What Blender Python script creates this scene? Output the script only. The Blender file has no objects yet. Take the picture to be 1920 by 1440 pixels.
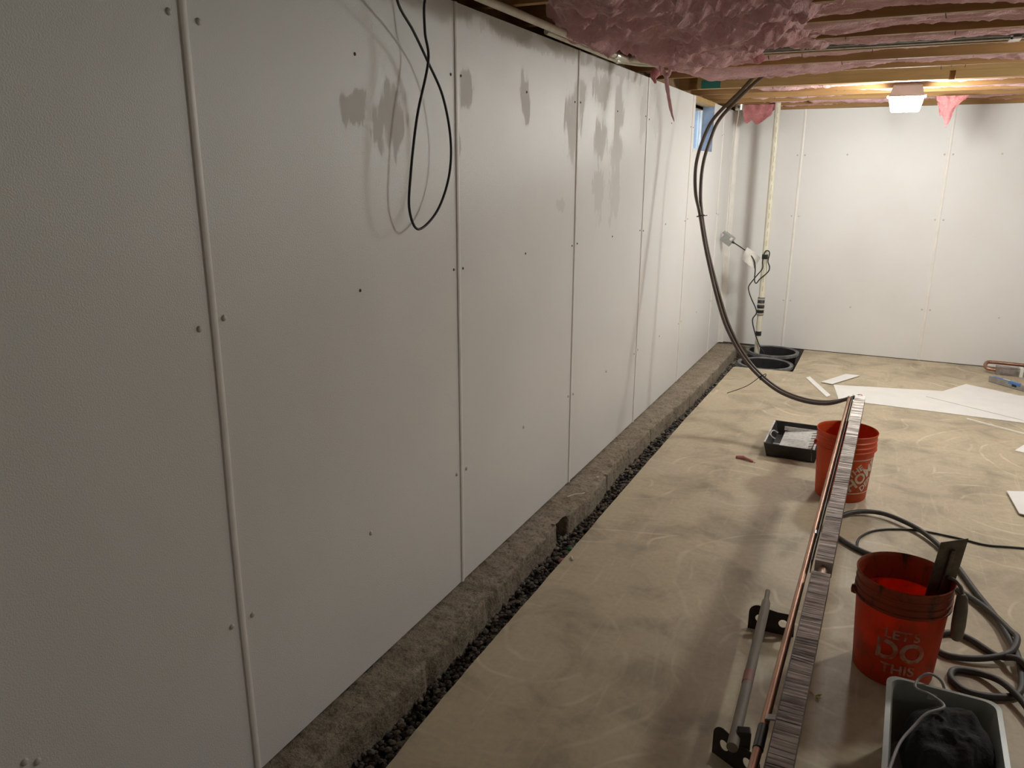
import bpy, bmesh, math, random
import numpy as np
from mathutils import Vector, Matrix
random.seed(7); RNG = np.random.RandomState(7)
PI = math.pi
scene = bpy.context.scene
COL = scene.collection

# ------------------------------------------------------------------ camera, world, exposure
cam = bpy.data.cameras.new('camera'); camo = bpy.data.objects.new('camera', cam); COL.objects.link(camo)
YAW, PITCH, ROLL = 0.4474, 0.2671, 0.005
_f = Vector((-math.sin(YAW)*math.cos(PITCH), math.cos(YAW)*math.cos(PITCH), -math.sin(PITCH)))
_r = Vector((math.cos(YAW), math.sin(YAW), 0)); _u = _r.cross(_f)
_r2 = _r*math.cos(ROLL)+_u*math.sin(ROLL); _u2 = _u*math.cos(ROLL)-_r*math.sin(ROLL)
camo.matrix_world = Matrix(((_r2.x, _u2.x, -_f.x, 1.4691), (_r2.y, _u2.y, -_f.y, 0.0), (_r2.z, _u2.z, -_f.z, 1.6792), (0, 0, 0, 1)))
cam.sensor_fit = 'HORIZONTAL'; cam.sensor_width = 36.0; cam.lens = 1448.71/1920*36
cam.clip_start = 0.02; cam.clip_end = 100
scene.camera = camo
world = bpy.data.worlds.new('World'); scene.world = world; world.use_nodes = True
_bg = world.node_tree.nodes['Background']; _bg.inputs[0].default_value = (0.80, 0.92, 1.0, 1); _bg.inputs[1].default_value = 4.0
LAMP_STRENGTH = 168.0
LAMP_COLOR = (0.965, 0.985, 0.92, 1)
SIDE_LAMP_STRENGTH = 180.0
REAR_FILL_STRENGTH = 20.0
vs = scene.view_settings
vs.view_transform = 'Standard'; vs.look = 'None'; vs.gamma = 1.0; vs.use_curve_mapping = False; vs.exposure = 0.0

# ------------------------------------------------------------------ dimensions (metres)
D = 8.007           # back wall
XR = 5.51           # right wall
YF = -2.6           # wall behind
ZW = 2.2555         # top of wall panels
ZJ = 2.285          # underside of joists
SEAM0, PW = 1.3653, 1.219

# ------------------------------------------------------------------ node materials
def new_mat(name):
    m = bpy.data.materials.new(name); m.use_nodes = True
    nt = m.node_tree; b = nt.nodes['Principled BSDF']
    return m, nt, b
def N(nt, t, **kw):
    n = nt.nodes.new(t)
    for k, v in kw.items(): setattr(n, k, v)
    return n
def sock(nt, s, v):
    if hasattr(v, 'links') or isinstance(v, bpy.types.NodeSocket): nt.links.new(v, s)
    else: s.default_value = v
def math_n(nt, op, a, b=0.0, c=None, clamp=False):
    n = N(nt, 'ShaderNodeMath', operation=op); n.use_clamp = clamp
    sock(nt, n.inputs[0], a); sock(nt, n.inputs[1], b)
    if c is not None: sock(nt, n.inputs[2], c)
    return n.outputs[0]
def pos(nt): return N(nt, 'ShaderNodeNewGeometry').outputs['Position']
def objc(nt): return N(nt, 'ShaderNodeTexCoord').outputs['Object']
def noise(nt, vec, scale, detail=3, rough=0.55, dist=0.0, out='Fac'):
    n = N(nt, 'ShaderNodeTexNoise'); nt.links.new(vec, n.inputs['Vector'])
    n.inputs['Scale'].default_value = scale; n.inputs['Detail'].default_value = detail
    n.inputs['Roughness'].default_value = rough; n.inputs['Distortion'].default_value = dist
    return n.outputs[out]
def mapr(nt, v, a, b, c=0.0, d=1.0):
    n = N(nt, 'ShaderNodeMapRange'); nt.links.new(v, n.inputs[0])
    for i, x in enumerate((a, b, c, d)): n.inputs[1+i].default_value = x
    return n.outputs[0]
def mixc(nt, f, a, b, mode='MIX'):
    n = N(nt, 'ShaderNodeMix', data_type='RGBA', blend_type=mode)
    sock(nt, n.inputs[0], f)
    for s, v in ((n.inputs[6], a), (n.inputs[7], b)):
        if isinstance(v, tuple): s.default_value = (v[0], v[1], v[2], 1)
        else: nt.links.new(v, s)
    return n.outputs[2]
def bump(nt, h, strength, dist, normal=None):
    n = N(nt, 'ShaderNodeBump'); nt.links.new(h, n.inputs['Height'])
    n.inputs['Strength'].default_value = strength; n.inputs['Distance'].default_value = dist
    if normal is not None: nt.links.new(normal, n.inputs['Normal'])
    return n.outputs[0]
def scalev(nt, vec, s):
    n = N(nt, 'ShaderNodeVectorMath', operation='MULTIPLY'); nt.links.new(vec, n.inputs[0]); n.inputs[1].default_value = s
    return n.outputs[0]

def simple(name, c1, c2=None, scale=20, rough=0.5, metal=0.0, bmp=0.0, bscale=60, bdist=0.003, spec=0.5, trans=0.0, stretch=None, lo=0.35, hi=0.65, emit=None):
    m, nt, b = new_mat(name)
    v = pos(nt) if stretch is None else scalev(nt, pos(nt), stretch)
    if c2 is None: c2 = tuple(x*0.85 for x in c1)
    f = mapr(nt, noise(nt, v, scale, 4), lo, hi)
    nt.links.new(mixc(nt, f, c1, c2), b.inputs['Base Color'])
    b.inputs['Roughness'].default_value = rough; b.inputs['Metallic'].default_value = metal
    b.inputs['Specular IOR Level'].default_value = spec
    if trans: b.inputs['Transmission Weight'].default_value = trans
    if bmp: nt.links.new(bump(nt, noise(nt, v, bscale, 3), bmp, bdist), b.inputs['Normal'])
    if emit: b.inputs['Emission Color'].default_value = emit[0]; b.inputs['Emission Strength'].default_value = emit[1]
    return m

def panel_material(name='frp_panel', smears=True):
    m, nt, b = new_mat(name)
    p = pos(nt)
    # wiped-on residue patches on the left wall: (y, z, half width, half height)
    sm = [(1.976, 1.850, .055, .055), (2.165, 1.835, .090, .080), (3.178, 1.990, .055, .075), (3.20, 1.93, .03, .05), (3.74, 1.93, .09, .15), (3.80, 2.02, .10, .09),
          (4.16, 2.10, .14, .07), (4.45, 2.02, .085, .14), (4.44, 1.84, .10, .10), (4.15, 1.84, .10, .10), (4.14, 1.60, .08, .13), (4.42, 1.58, .09, .17),
          (3.607, 1.528, .05, .035), (4.93, 2.05, .06, .16), (5.22, 2.02, .07, .12), (2.60, 1.78, .02, .05), (2.66, 1.98, .05, .06), (3.3, 2.22, .6, .03), (4.6, 2.23, .7, .03)]
    if not smears: sm = sm[:1]
    sep = N(nt, 'ShaderNodeSeparateXYZ'); nt.links.new(p, sep.inputs[0])
    n1 = noise(nt, scalev(nt, p, (1, 1.6, .6)), 9, 4, .6); n2 = noise(nt, scalev(nt, p, (1, 1.5, .4)), 30, 3, .6)
    wob = math_n(nt, 'MULTIPLY', math_n(nt, 'SUBTRACT', math_n(nt, 'MULTIPLY_ADD', n2, 0.5, n1), 0.75), 3.2)
    acc = None
    for (y, z, ry, rz) in sm:
        a = math_n(nt, 'DIVIDE', math_n(nt, 'SUBTRACT', sep.outputs[1], y), ry)
        c = math_n(nt, 'DIVIDE', math_n(nt, 'SUBTRACT', sep.outputs[2], z), rz)
        r = math_n(nt, 'SQRT', math_n(nt, 'MULTIPLY_ADD', a, a, math_n(nt, 'MULTIPLY', c, c)))
        acc = r if acc is None else math_n(nt, 'MINIMUM', acc, r)
    onleft = math_n(nt, 'LESS_THAN', sep.outputs[0], 0.02)
    smear = math_n(nt, 'MULTIPLY', mapr(nt, math_n(nt, 'ADD', acc, wob), 1.12, 0.92), onleft if smears else 0.0)
    dirt = mapr(nt, noise(nt, p, 1.3, 4), 0.4, 0.75)
    base = mixc(nt, dirt, (.79, .785, .775), (.745, .735, .72))
    base = mixc(nt, math_n(nt, 'MULTIPLY', smear, 0.35), base, (.60, .575, .55))
    nt.links.new(base, b.inputs['Base Color'])
    rg = math_n(nt, 'MULTIPLY_ADD', smear, 0.38, 0.31)
    nt.links.new(rg, b.inputs['Roughness'])
    peb = noise(nt, p, 250, 3, 0.6)
    peb2 = mapr(nt, peb, 0.38, 0.66)
    hgt = math_n(nt, 'MULTIPLY', peb2, math_n(nt, 'SUBTRACT', 1.0, math_n(nt, 'MULTIPLY', smear, 0.6)))
    wav = noise(nt, p, 2.2, 1)
    nrm = bump(nt, wav, 0.25, 0.02)
    nt.links.new(bump(nt, hgt, 0.24, 0.0016, nrm), b.inputs['Normal'])
    return m

def floor_material():
    m, nt, b = new_mat('slab_concrete')
    p = pos(nt)
    sp = scalev(nt, p, (1, 1, 0))
    big = noise(nt, sp, 0.9, 4, 0.6); mid = noise(nt, sp, 3.5, 5, 0.6, 0.6); fine = noise(nt, sp, 40, 4, 0.6)
    base = mixc(nt, mapr(nt, big, 0.35, 0.65), (.56, .475, .325), (.47, .40, .28))
    base = mixc(nt, mapr(nt, mid, 0.46, 0.74), base, (.29, .24, .175))
    base = mixc(nt, math_n(nt, 'MULTIPLY', mapr(nt, fine, 0.4, 0.7), 0.25), base, (.27, .23, .17))
    # power-trowel swirls: rings round scattered centres, slightly wobbly, patchy
    dn = noise(nt, sp, 1.7, 2, 0.5, 0.0, 'Color')
    vm = N(nt, 'ShaderNodeVectorMath', operation='MULTIPLY_ADD'); nt.links.new(dn, vm.inputs[0]); vm.inputs[1].default_value = (.28, .28, 0); nt.links.new(sp, vm.inputs[2])
    vo = N(nt, 'ShaderNodeTexVoronoi', voronoi_dimensions='2D', feature='F1'); nt.links.new(vm.outputs[0], vo.inputs['Vector']); vo.inputs['Scale'].default_value = 0.95
    dd = vo.outputs['Distance']
    ringn = noise(nt, sp, 6, 2)
    s = math_n(nt, 'SINE', math_n(nt, 'MULTIPLY_ADD', ringn, 3.0, math_n(nt, 'MULTIPLY', dd, 105)))
    s2 = math_n(nt, 'SINE', math_n(nt, 'MULTIPLY_ADD', ringn, 5.0, math_n(nt, 'MULTIPLY', dd, 47)))
    line = math_n(nt, 'MULTIPLY', mapr(nt, s, 0.35, 1.0), mapr(nt, s2, -0.3, 0.9))
    patch = mapr(nt, noise(nt, sp, 2.6, 3, 0.6), 0.46, 0.66)
    line = math_n(nt, 'MULTIPLY', math_n(nt, 'MULTIPLY', line, patch), 0.6)
    base = mixc(nt, line, base, (.78, .70, .53))
    # straight dusty scuffs running with the wall
    st = noise(nt, scalev(nt, p, (16, 1.1, 0)), 2.0, 4, 0.65, 0.8)
    base = mixc(nt, math_n(nt, 'MULTIPLY', mapr(nt, st, 0.58, 0.75), 0.35), base, (.68, .60, .45))
    sc = mapr(nt, noise(nt, sp, 14, 5, 0.75, 1.2), 0.66, 0.72)
    base = mixc(nt, math_n(nt, 'MULTIPLY', math_n(nt, 'MULTIPLY', sc, patch), 0.5), base, (.80, .72, .56))
    # one pale dried splash
    nt.links.new(base, b.inputs['Base Color'])
    nt.links.new(mapr(nt, mid, 0.3, 0.7, 0.42, 0.62), b.inputs['Roughness'])
    b.inputs['Specular IOR Level'].default_value = 0.35
    nt.links.new(bump(nt, math_n(nt, 'ADD', fine, line), 0.12, 0.003), b.inputs['Normal'])
    return m

def footing_material():
    m, nt, b = new_mat('rough_footing')
    p = pos(nt)
    a = noise(nt, p, 14, 5, 0.65); g = noise(nt, scalev(nt, p, (1, .7, 1)), 62, 4, 0.65); l = noise(nt, p, 2.0, 3)
    base = mixc(nt, mapr(nt, a, 0.35, 0.68), (.33, .28, .215), (.22, .18, .13))
    base = mixc(nt, mapr(nt, l, 0.45, 0.7, 0, 0.5), base, (.40, .355, .28))
    base = mixc(nt, mapr(nt, g, 0.5, 0.74, 0, 0.85), base, (.09, .07, .05))
    nt.links.new(base, b.inputs['Base Color']); b.inputs['Roughness'].default_value = 0.92; b.inputs['Specular IOR Level'].default_value = 0.2
    nt.links.new(bump(nt, math_n(nt, 'ADD', a, math_n(nt, 'MULTIPLY', g, .5)), 0.8, 0.018), b.inputs['Normal'])
    return m

def wood_material(name, c1, c2):
    m, nt, b = new_mat(name)
    v = scalev(nt, pos(nt), (1.2, 14, 14))
    n = noise(nt, v, 2.2, 5, 0.6, 0.8); k = noise(nt, pos(nt), 1.1, 2)
    base = mixc(nt, mapr(nt, n, 0.3, 0.7), c1, c2)
    base = mixc(nt, mapr(nt, k, 0.4, 0.7, 0, .35), base, tuple(x*.6 for x in c2))
    nt.links.new(base, b.inputs['Base Color']); b.inputs['Roughness'].default_value = 0.75
    nt.links.new(bump(nt, n, 0.3, 0.002), b.inputs['Normal'])
    return m

def insulation_material(name, c1, c2, c3):
    m, nt, b = new_mat(name)
    p = pos(nt)
    a = noise(nt, p, 5, 5, 0.65, 1.2); f = noise(nt, scalev(nt, p, (60, 160, 160)), 1, 5, 0.75, 1.5); g = noise(nt, p, 26, 4, 0.7, 1.5)
    base = mixc(nt, mapr(nt, a, 0.35, 0.65), c1, c2)
    base = mixc(nt, mapr(nt, g, 0.5, 0.72, 0, .7), base, c3)
    base = mixc(nt, mapr(nt, f, 0.5, 0.75, 0, .3), base, (.86, .72, .68))
    nt.links.new(base, b.inputs['Base Color']); b.inputs['Roughness'].default_value = 1.0; b.inputs['Specular IOR Level'].default_value = 0.05
    b.inputs['Sheen Weight'].default_value = 0.25; b.inputs['Sheen Roughness'].default_value = 0.6
    h = math_n(nt, 'ADD', math_n(nt, 'MULTIPLY', f, .4), g)
    nt.links.new(bump(nt, h, 0.8, 0.02), b.inputs['Normal'])
    return m

def bucket_material(name, c1, c2, dirt, dirt_amt, glow=.32):
    m, nt, b = new_mat(name)
    p = pos(nt)
    base = mixc(nt, mapr(nt, noise(nt, p, 7, 4, .6), .4, .65), c1, c2)
    d = noise(nt, scalev(nt, p, (1, 1, .5)), 16, 5, .7, .8)
    base = mixc(nt, mapr(nt, d, .52, .66, 0, dirt_amt), base, dirt)
    nt.links.new(base, b.inputs['Base Color']); b.inputs['Roughness'].default_value = .42
    b.inputs['Subsurface Weight'].default_value = 0.0
    # thin HDPE lets lamp light glow through the wall
    tl = N(nt, 'ShaderNodeBsdfTranslucent'); nt.links.new(base, tl.inputs['Color'])
    mx = N(nt, 'ShaderNodeMixShader'); mx.inputs[0].default_value = glow
    out = nt.nodes['Material Output']
    nt.links.new(b.outputs[0], mx.inputs[1]); nt.links.new(tl.outputs[0], mx.inputs[2]); nt.links.new(mx.outputs[0], out.inputs[0])
    return m

M = {}
M['panel'] = panel_material()
M['panel_clean'] = panel_material('frp_panel_clean', False)
M['strip'] = simple('seam_moulding', (.86, .83, .79), (.78, .75, .71), 8, .4)
M['floor'] = floor_material()
M['footing'] = footing_material()
M['soil'] = simple('trench_soil', (.055, .045, .035), (.03, .025, .02), 30, .95, bmp=.8, bscale=80, bdist=.01)
M['stone_a'] = simple('gravel_grey', (.20, .185, .16), (.11, .10, .09), 60, .8)
M['stone_b'] = simple('gravel_dark', (.10, .09, .08), (.055, .05, .045), 60, .75)
M['stone_c'] = simple('gravel_tan', (.27, .235, .19), (.17, .145, .115), 60, .85)
M['concrete'] = simple('foundation_concrete', (.16, .15, .13), (.09, .085, .075), 9, .9)
M['joist'] = wood_material('joist_pine', (.44, .255, .095), (.31, .165, .058))
M['joist_edge'] = wood_material('board_pine', (.52, .35, .16), (.40, .25, .10))
M['osb'] = simple('subfloor', (.26, .15, .07), (.16, .09, .04), 18, .85)
M['pink'] = insulation_material('fibreglass_pink', (.88, .54, .56), (.78, .39, .415), (.90, .64, .63))
M['pink_deep'] = insulation_material('fibreglass_rose', (.72, .27, .28), (.60, .18, .195), (.80, .46, .43))
M['steel'] = simple('galvanised_conduit', (.72, .70, .64), (.58, .56, .50), 30, .32, metal=.85)
M['steel_dark'] = simple('dull_steel_duct', (.16, .15, .14), (.10, .095, .09), 12, .4, metal=.6)
M['ivory'] = simple('conduit_ivory', (.80, .76, .64), (.66, .62, .50), 14, .4)
M['black'] = simple('black_rubber', (.012, .012, .012), (.02, .02, .02), 30, .5)
M['black_tape'] = simple('black_tape', (.015, .015, .016), (.03, .03, .03), 60, .35)
M['black_plastic'] = simple('black_polyethylene', (.018, .018, .019), (.03, .03, .03), 12, .45)
M['rim_plastic'] = simple('dust_and_sheen_rim', (.20, .20, .20), (.09, .09, .09), 14, .5)  # lighter grey holds dust plus a sheen put into the colour
M['pvc'] = simple('pvc_cream', (.78, .745, .62), (.68, .64, .51), 10, .4)
M['print'] = simple('grey_print', (.35, .33, .28), None, 30, .6)
M['rubber'] = simple('coupling_rubber', (.022, .022, .024), (.04, .04, .04), 30, .55)
M['pex'] = simple('brown_tubing', (.105, .078, .058), (.075, .055, .042), 9, .38)
M['hose'] = simple('grey_hose', (.060, .054, .048), (.04, .036, .032), 16, .55)
M['copper'] = simple('copper', (.50, .29, .20), (.32, .18, .125), 18, .40, metal=.95, stretch=(1, .25, 1))
M['copper_dull'] = simple('tarnished_copper', (.46, .31, .23), (.33, .23, .18), 16, .45, metal=.8, stretch=(1, .25, 1))
M['alu'] = simple('aluminium_fins', (.60, .55, .51), (.33, .30, .275), 34, .46, metal=.45, stretch=(.3, 1, 1), lo=.42, hi=.62)
M['solder'] = simple('solder_joint', (.45, .43, .42), None, 30, .35, metal=.9)
M['bucket_a'] = bucket_material('bucket_orange', (.74, .105, .022), (.68, .09, .02), (.26, .05, .02), .3)
M['bucket_b'] = bucket_material('bucket_stained', (.80, .095, .022), (.66, .075, .02), (.20, .11, .07), .5, .5)
M['bucket_rim_b'] = bucket_material('bucket_rim_muddy', (.34, .07, .03), (.44, .085, .03), (.06, .04, .028), .9)
M['letter_a'] = simple('bucket_print_cream', (.62, .53, .42), (.52, .43, .34), 60, .5)
M['letter_b'] = simple('bucket_print_worn', (.50, .27, .20), (.50, .085, .03), 34, .6, lo=.42, hi=.60)
M['wire'] = simple('bail_wire', (.18, .14, .11), None, 30, .4, metal=.8)
M['white_sheet'] = simple('white_sheet', (.84, .83, .80), (.80, .79, .76), 8, .45, bmp=.15, bscale=160)
M['trim_white'] = simple('trim_offcut', (.80, .77, .68), (.72, .68, .58), 20, .45)
M['tray'] = simple('tray_plastic', (.016, .016, .017), (.03, .03, .03), 20, .4)
M['paint'] = simple('dried_paint', (.66, .65, .62), (.40, .39, .37), 42, .6, lo=.45, hi=.75)
M['blue'] = simple('level_blue', (.09, .22, .55), (.07, .17, .45), 20, .4)
M['grey_metal'] = simple('level_grey', (.36, .35, .32), (.26, .25, .23), 20, .45, metal=.3)
M['vial'] = simple('vial_white', (.85, .86, .82), None, 20, .3)
M['lamp_body'] = simple('lamp_housing', (.30, .285, .275), (.26, .25, .24), 14, .5)
M['vinyl'] = simple('window_vinyl', (.80, .82, .84), None, 20, .35)
M['jamb'] = simple('jamb_grey_blue', (.30, .36, .46), (.16, .20, .28), 7, .22)
M['tub'] = simple('tub_plastic', (.42, .46, .42), (.34, .37, .34), 8, .35)
M['cloth'] = simple('black_cloth', (.012, .012, .013), (.022, .021, .021), 22, .85, bmp=.5, bscale=40, bdist=.01)
M['cord_grey'] = simple('grey_cord', (.30, .29, .29), None, 20, .5)
M['trowel'] = simple('trowel_steel', (.20, .175, .14), (.11, .095, .075), 24, .5, metal=.6)
M['handle'] = simple('trowel_handle', (.24, .20, .15), (.17, .14, .105), 24, .65)
M['bracket'] = simple('bracket_black', (.028, .022, .020), (.045, .033, .028), 24, .5, metal=.4)
M['dusty_pipe'] = simple('dusty_pipe', (.26, .225, .18), (.18, .155, .125), 20, .6, stretch=(1, .3, 1))
M['red_tape'] = simple('red_tape', (.34, .10, .08), (.25, .12, .09), 40, .6)
M['paper'] = simple('paper_tag', (.82, .80, .75), None, 20, .7)
M['plug'] = simple('plug_grey', (.36, .37, .35), (.30, .31, .29), 30, .5)
M['teal'] = simple('teal_paint', (.03, .20, .17), None, 20, .6)
M['leaf'] = simple('dry_leaf', (.55, .42, .16), (.42, .30, .10), 60, .8)
M['green'] = simple('green_plastic', (.03, .22, .07), None, 20, .4)
M['chip'] = simple('pale_chip', (.70, .60, .50), None, 20, .8)
M['nail'] = simple('nail_steel', (.12, .11, .10), None, 20, .5, metal=.6)
M['screw'] = simple('fastener_nylon', (.66, .62, .58), None, 20, .35)
M['screw_dark'] = simple('fastener_dark', (.10, .085, .075), None, 20, .5)
_m, _nt, _b = new_mat('window_glass')
_b.inputs['Base Color'].default_value = (.85, .93, 1, 1); _b.inputs['Roughness'].default_value = .25; _b.inputs['Transmission Weight'].default_value = .95; _b.inputs['IOR'].default_value = 1.1
M['glass'] = _m
def emitter(name, col, st):
    m, nt, b = new_mat(name)
    b.inputs['Base Color'].default_value = (.8, .8, .8, 1); b.inputs['Emission Color'].default_value = col; b.inputs['Emission Strength'].default_value = st
    return m
M['lens'] = emitter('lamp_lens', LAMP_COLOR, LAMP_STRENGTH)
M['lens_side'] = emitter('side_lamp_lens', LAMP_COLOR, SIDE_LAMP_STRENGTH)
M['lens_fill'] = emitter('rear_fill_lens', LAMP_COLOR, REAR_FILL_STRENGTH)

# ------------------------------------------------------------------ mesh helpers
def wloc(o):
    v = Vector((0, 0, 0))
    while o is not None: v += o.location; o = o.parent
    return v
def tag(o, label=None, cat=None, group=None, kind=None):
    if label: o['label'] = label
    if cat: o['category'] = cat
    if group: o['group'] = group
    if kind: o['kind'] = kind
    return o
def thing(name, label, cat, loc=(0, 0, 0), group=None, kind=None):
    o = bpy.data.objects.new(name, None); o.empty_display_size = .05; o.location = loc; COL.objects.link(o)
    return tag(o, label, cat, group, kind)
class MB:
    def __init__(s): s.v = []; s.f = []
    def add(s, vs, fs):
        k = len(s.v); s.v += [tuple(v) for v in vs]; s.f += [tuple(i+k for i in f) for f in fs]; return s
    def box(s, x0, x1, y0, y1, z0, z1, rz=0, c=None):
        vs = [(x, y, z) for x in (x0, x1) for y in (y0, y1) for z in (z0, z1)]
        if rz:
            c = c or ((x0+x1)/2, (y0+y1)/2); ca, sa = math.cos(rz), math.sin(rz)
            vs = [(c[0]+(x-c[0])*ca-(y-c[1])*sa, c[1]+(x-c[0])*sa+(y-c[1])*ca, z) for x, y, z in vs]
        return s.add(vs, [(0, 1, 3, 2), (4, 6, 7, 5), (0, 4, 5, 1), (2, 3, 7, 6), (0, 2, 6, 4), (1, 5, 7, 3)])
    def obox(s, c, ax, ay, az):
        c, ax, ay, az = map(Vector, (c, ax, ay, az))
        vs = [c+ax*i+ay*j+az*k for i in (-1, 1) for j in (-1, 1) for k in (-1, 1)]
        return s.add(vs, [(0, 1, 3, 2), (4, 6, 7, 5), (0, 4, 5, 1), (2, 3, 7, 6), (0, 2, 6, 4), (1, 5, 7, 3)])
    def prism(s, pts, to3, d0, d1):
        n = len(pts); vs = [to3(p, d0) for p in pts]+[to3(p, d1) for p in pts]
        fs = [tuple(range(n))[::-1], tuple(range(n, 2*n))]+[(i, (i+1) % n, n+(i+1) % n, n+i) for i in range(n)]
        return s.add(vs, fs)
    def tube(s, pts, r, seg=10, caps=True, closed=False):
        pts = [Vector(p) for p in pts]; n = len(pts); rs = r if hasattr(r, '__len__') else [r]*n
        k = len(s.v); up = None
        for i, p in enumerate(pts):
            a = pts[max(i-1, 0)]; b = pts[min(i+1, n-1)]
            if closed: a = pts[i-1]; b = pts[(i+1) % n]
            t = (b-a).normalized()
            if up is None:
                up = Vector((0, 0, 1)) if abs(t.z) < .9 else Vector((1, 0, 0))
            up = (up-t*up.dot(t)); up = up.normalized() if up.length > 1e-6 else t.orthogonal().normalized()
            sd = t.cross(up)
            for j in range(seg):
                q = 2*PI*j/seg; s.v.append(tuple(p+(up*math.cos(q)+sd*math.sin(q))*rs[i]))
        m = n if closed else n-1
        for i in range(m):
            for j in range(seg):
                a = k+i*seg+j; b = k+i*seg+(j+1) % seg; i2 = (i+1) % n
                s.f.append((a, b, k+i2*seg+(j+1) % seg, k+i2*seg+j))
        if caps and not closed:
            s.f.append(tuple(k+j for j in range(seg))[::-1]); s.f.append(tuple(k+(n-1)*seg+j for j in range(seg)))
        return s
    def cyl(s, a, b, r, seg=12, r2=None): return s.tube([a, b], [r, r if r2 is None else r2], seg)
    def lathe(s, c, prof, seg=48, closed=False):
        k = len(s.v); n = len(prof)
        for (r, z) in prof:
            for j in range(seg):
                q = 2*PI*j/seg; s.v.append((c[0]+r*math.cos(q), c[1]+r*math.sin(q), c[2]+z))
        for i in range(n if closed else n-1):
            for j in range(seg):
                i2 = (i+1) % n
                s.f.append((k+i*seg+j, k+i*seg+(j+1) % seg, k+i2*seg+(j+1) % seg, k+i2*seg+j))
        if not closed:
            if prof[0][0] < .02: s.f.append(tuple(k+j for j in range(seg))[::-1])
            if prof[-1][0] < .02: s.f.append(tuple(k+(n-1)*seg+j for j in range(seg)))
        return s
    def grid(s, P):            # P: array (a,b,3)
        a, b = P.shape[:2]; k = len(s.v); s.v += [tuple(map(float, q)) for q in P.reshape(-1, 3)]
        s.f += [(k+i*b+j, k+i*b+j+1, k+(i+1)*b+j+1, k+(i+1)*b+j) for i in range(a-1) for j in range(b-1)]
        return s
    def mesh(s, name, mat, off=Vector((0, 0, 0)), smooth=30):
        me = bpy.data.meshes.new(name); me.from_pydata([tuple(Vector(v)-off) for v in s.v], [], s.f); me.update()
        bm = bmesh.new(); bm.from_mesh(me); bmesh.ops.recalc_face_normals(bm, faces=bm.faces)
        if smooth:
            for f in bm.faces: f.smooth = True
            th = math.radians(smooth)
            for e in bm.edges:
                if len(e.link_faces) == 2 and e.calc_face_angle(0) > th: e.smooth = False
        bm.to_mesh(me); bm.free()
        if mat is not None: me.materials.append(mat)
        return me
    def build(s, name, mat, parent=None, smooth=30, bevel=0):
        o = bpy.data.objects.new(name, s.mesh(name, mat, wloc(parent), smooth)); COL.objects.link(o)
        if parent: o.parent = parent
        if bevel:
            md = o.modifiers.new('bevel', 'BEVEL'); md.width = bevel; md.segments = 2; md.limit_method = 'ANGLE'
        return o
def inst(name, me, loc, parent=None, rot=(0, 0, 0), sc=(1, 1, 1)):
    o = bpy.data.objects.new(name, me); COL.objects.link(o)
    o.location = Vector(loc)-wloc(parent); o.rotation_euler = rot; o.scale = sc
    if parent: o.parent = parent
    return o
def spline(pts, n=8, closed=False):
    P = [Vector(p) for p in pts]; out = []; L = len(P)
    for i in range(L if closed else L-1):
        if closed: a, b, c, d = P[i-1], P[i], P[(i+1) % L], P[(i+2) % L]
        else: a, b, c, d = P[max(i-1, 0)], P[i], P[i+1], P[min(i+2, L-1)]
        for k in range(n):
            t = k/n
            out.append(.5*((2*b)+(c-a)*t+(2*a-5*b+4*c-d)*t*t+(3*b-a-3*c+d)*t**3))
    if not closed: out.append(P[-1])
    return out
YZ = lambda p, d: (d, p[0], p[1])
XZ = lambda p, d: (p[0], d, p[1])
XY = lambda p, d: (p[0], p[1], d)

def _hash(ix, iy, seed):
    h = (ix.astype(np.int64)*374761393+iy.astype(np.int64)*668265263+seed*974634777) & 0x7fffffff
    h = ((h ^ (h >> 13))*1274126177) & 0x7fffffff
    return ((h ^ (h >> 16)) & 0xffff)/65535.0
def vnoise(x, y, seed=0):
    x = np.asarray(x, float); y = np.asarray(y, float)
    ix = np.floor(x); iy = np.floor(y); fx = x-ix; fy = y-iy
    fx = fx*fx*fx*(fx*(fx*6-15)+10); fy = fy*fy*fy*(fy*(fy*6-15)+10)
    a = _hash(ix, iy, seed); b = _hash(ix+1, iy, seed); c = _hash(ix, iy+1, seed); d = _hash(ix+1, iy+1, seed)
    return (a*(1-fx)+b*fx)*(1-fy)+(c*(1-fx)+d*fx)*fy
def fbm(x, y, seed=0, o=4, g=.5):
    s = 0; a = 1; t = 0
    for i in range(o): s = s+a*vnoise(x*2**i, y*2**i, seed+i*17); t += a; a *= g
    return s/t
def ridged(x, y, seed=0, o=4, g=.55):
    s = 0; a = 1; t = 0
    for i in range(o):
        s = s+a*(1-np.abs(2*vnoise(x*2**i, y*2**i, seed+i*31)-1)); t += a; a *= g
    return s/t
def sstep(x, a, b): t = np.clip((x-a)/(b-a), 0, 1); return t*t*(3-2*t)

def fill_plate(outer, holes, to3, d0, d1, nh=24):
    """flat plate with round holes; returns MB"""
    bm = bmesh.new(); loops = [outer]+[[(cx+r*math.cos(2*PI*i/nh), cy+r*math.sin(2*PI*i/nh)) for i in range(nh)] for cx, cy, r in holes]
    es = []
    for lp in loops:
        vs = [bm.verts.new((p[0], p[1], 0)) for p in lp]
        es += [bm.edges.new((vs[i], vs[(i+1) % len(vs)])) for i in range(len(vs))]
    bmesh.ops.triangle_fill(bm, edges=es, use_beauty=True, use_dissolve=False)
    bm.verts.index_update(); n = len(bm.verts)
    co = [(v.co.x, v.co.y) for v in bm.verts]; fs = [tuple(v.index for v in f.verts) for f in bm.faces]
    side = [tuple(v.index for v in e.verts) for e in bm.edges if len(e.link_faces) == 1]; bm.free()
    mb = MB(); mb.add([to3(p, d0) for p in co]+[to3(p, d1) for p in co], fs+[tuple(i+n for i in f[::-1]) for f in fs]+[(a, b, b+n, a+n) for a, b in side])
    return mb

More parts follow.
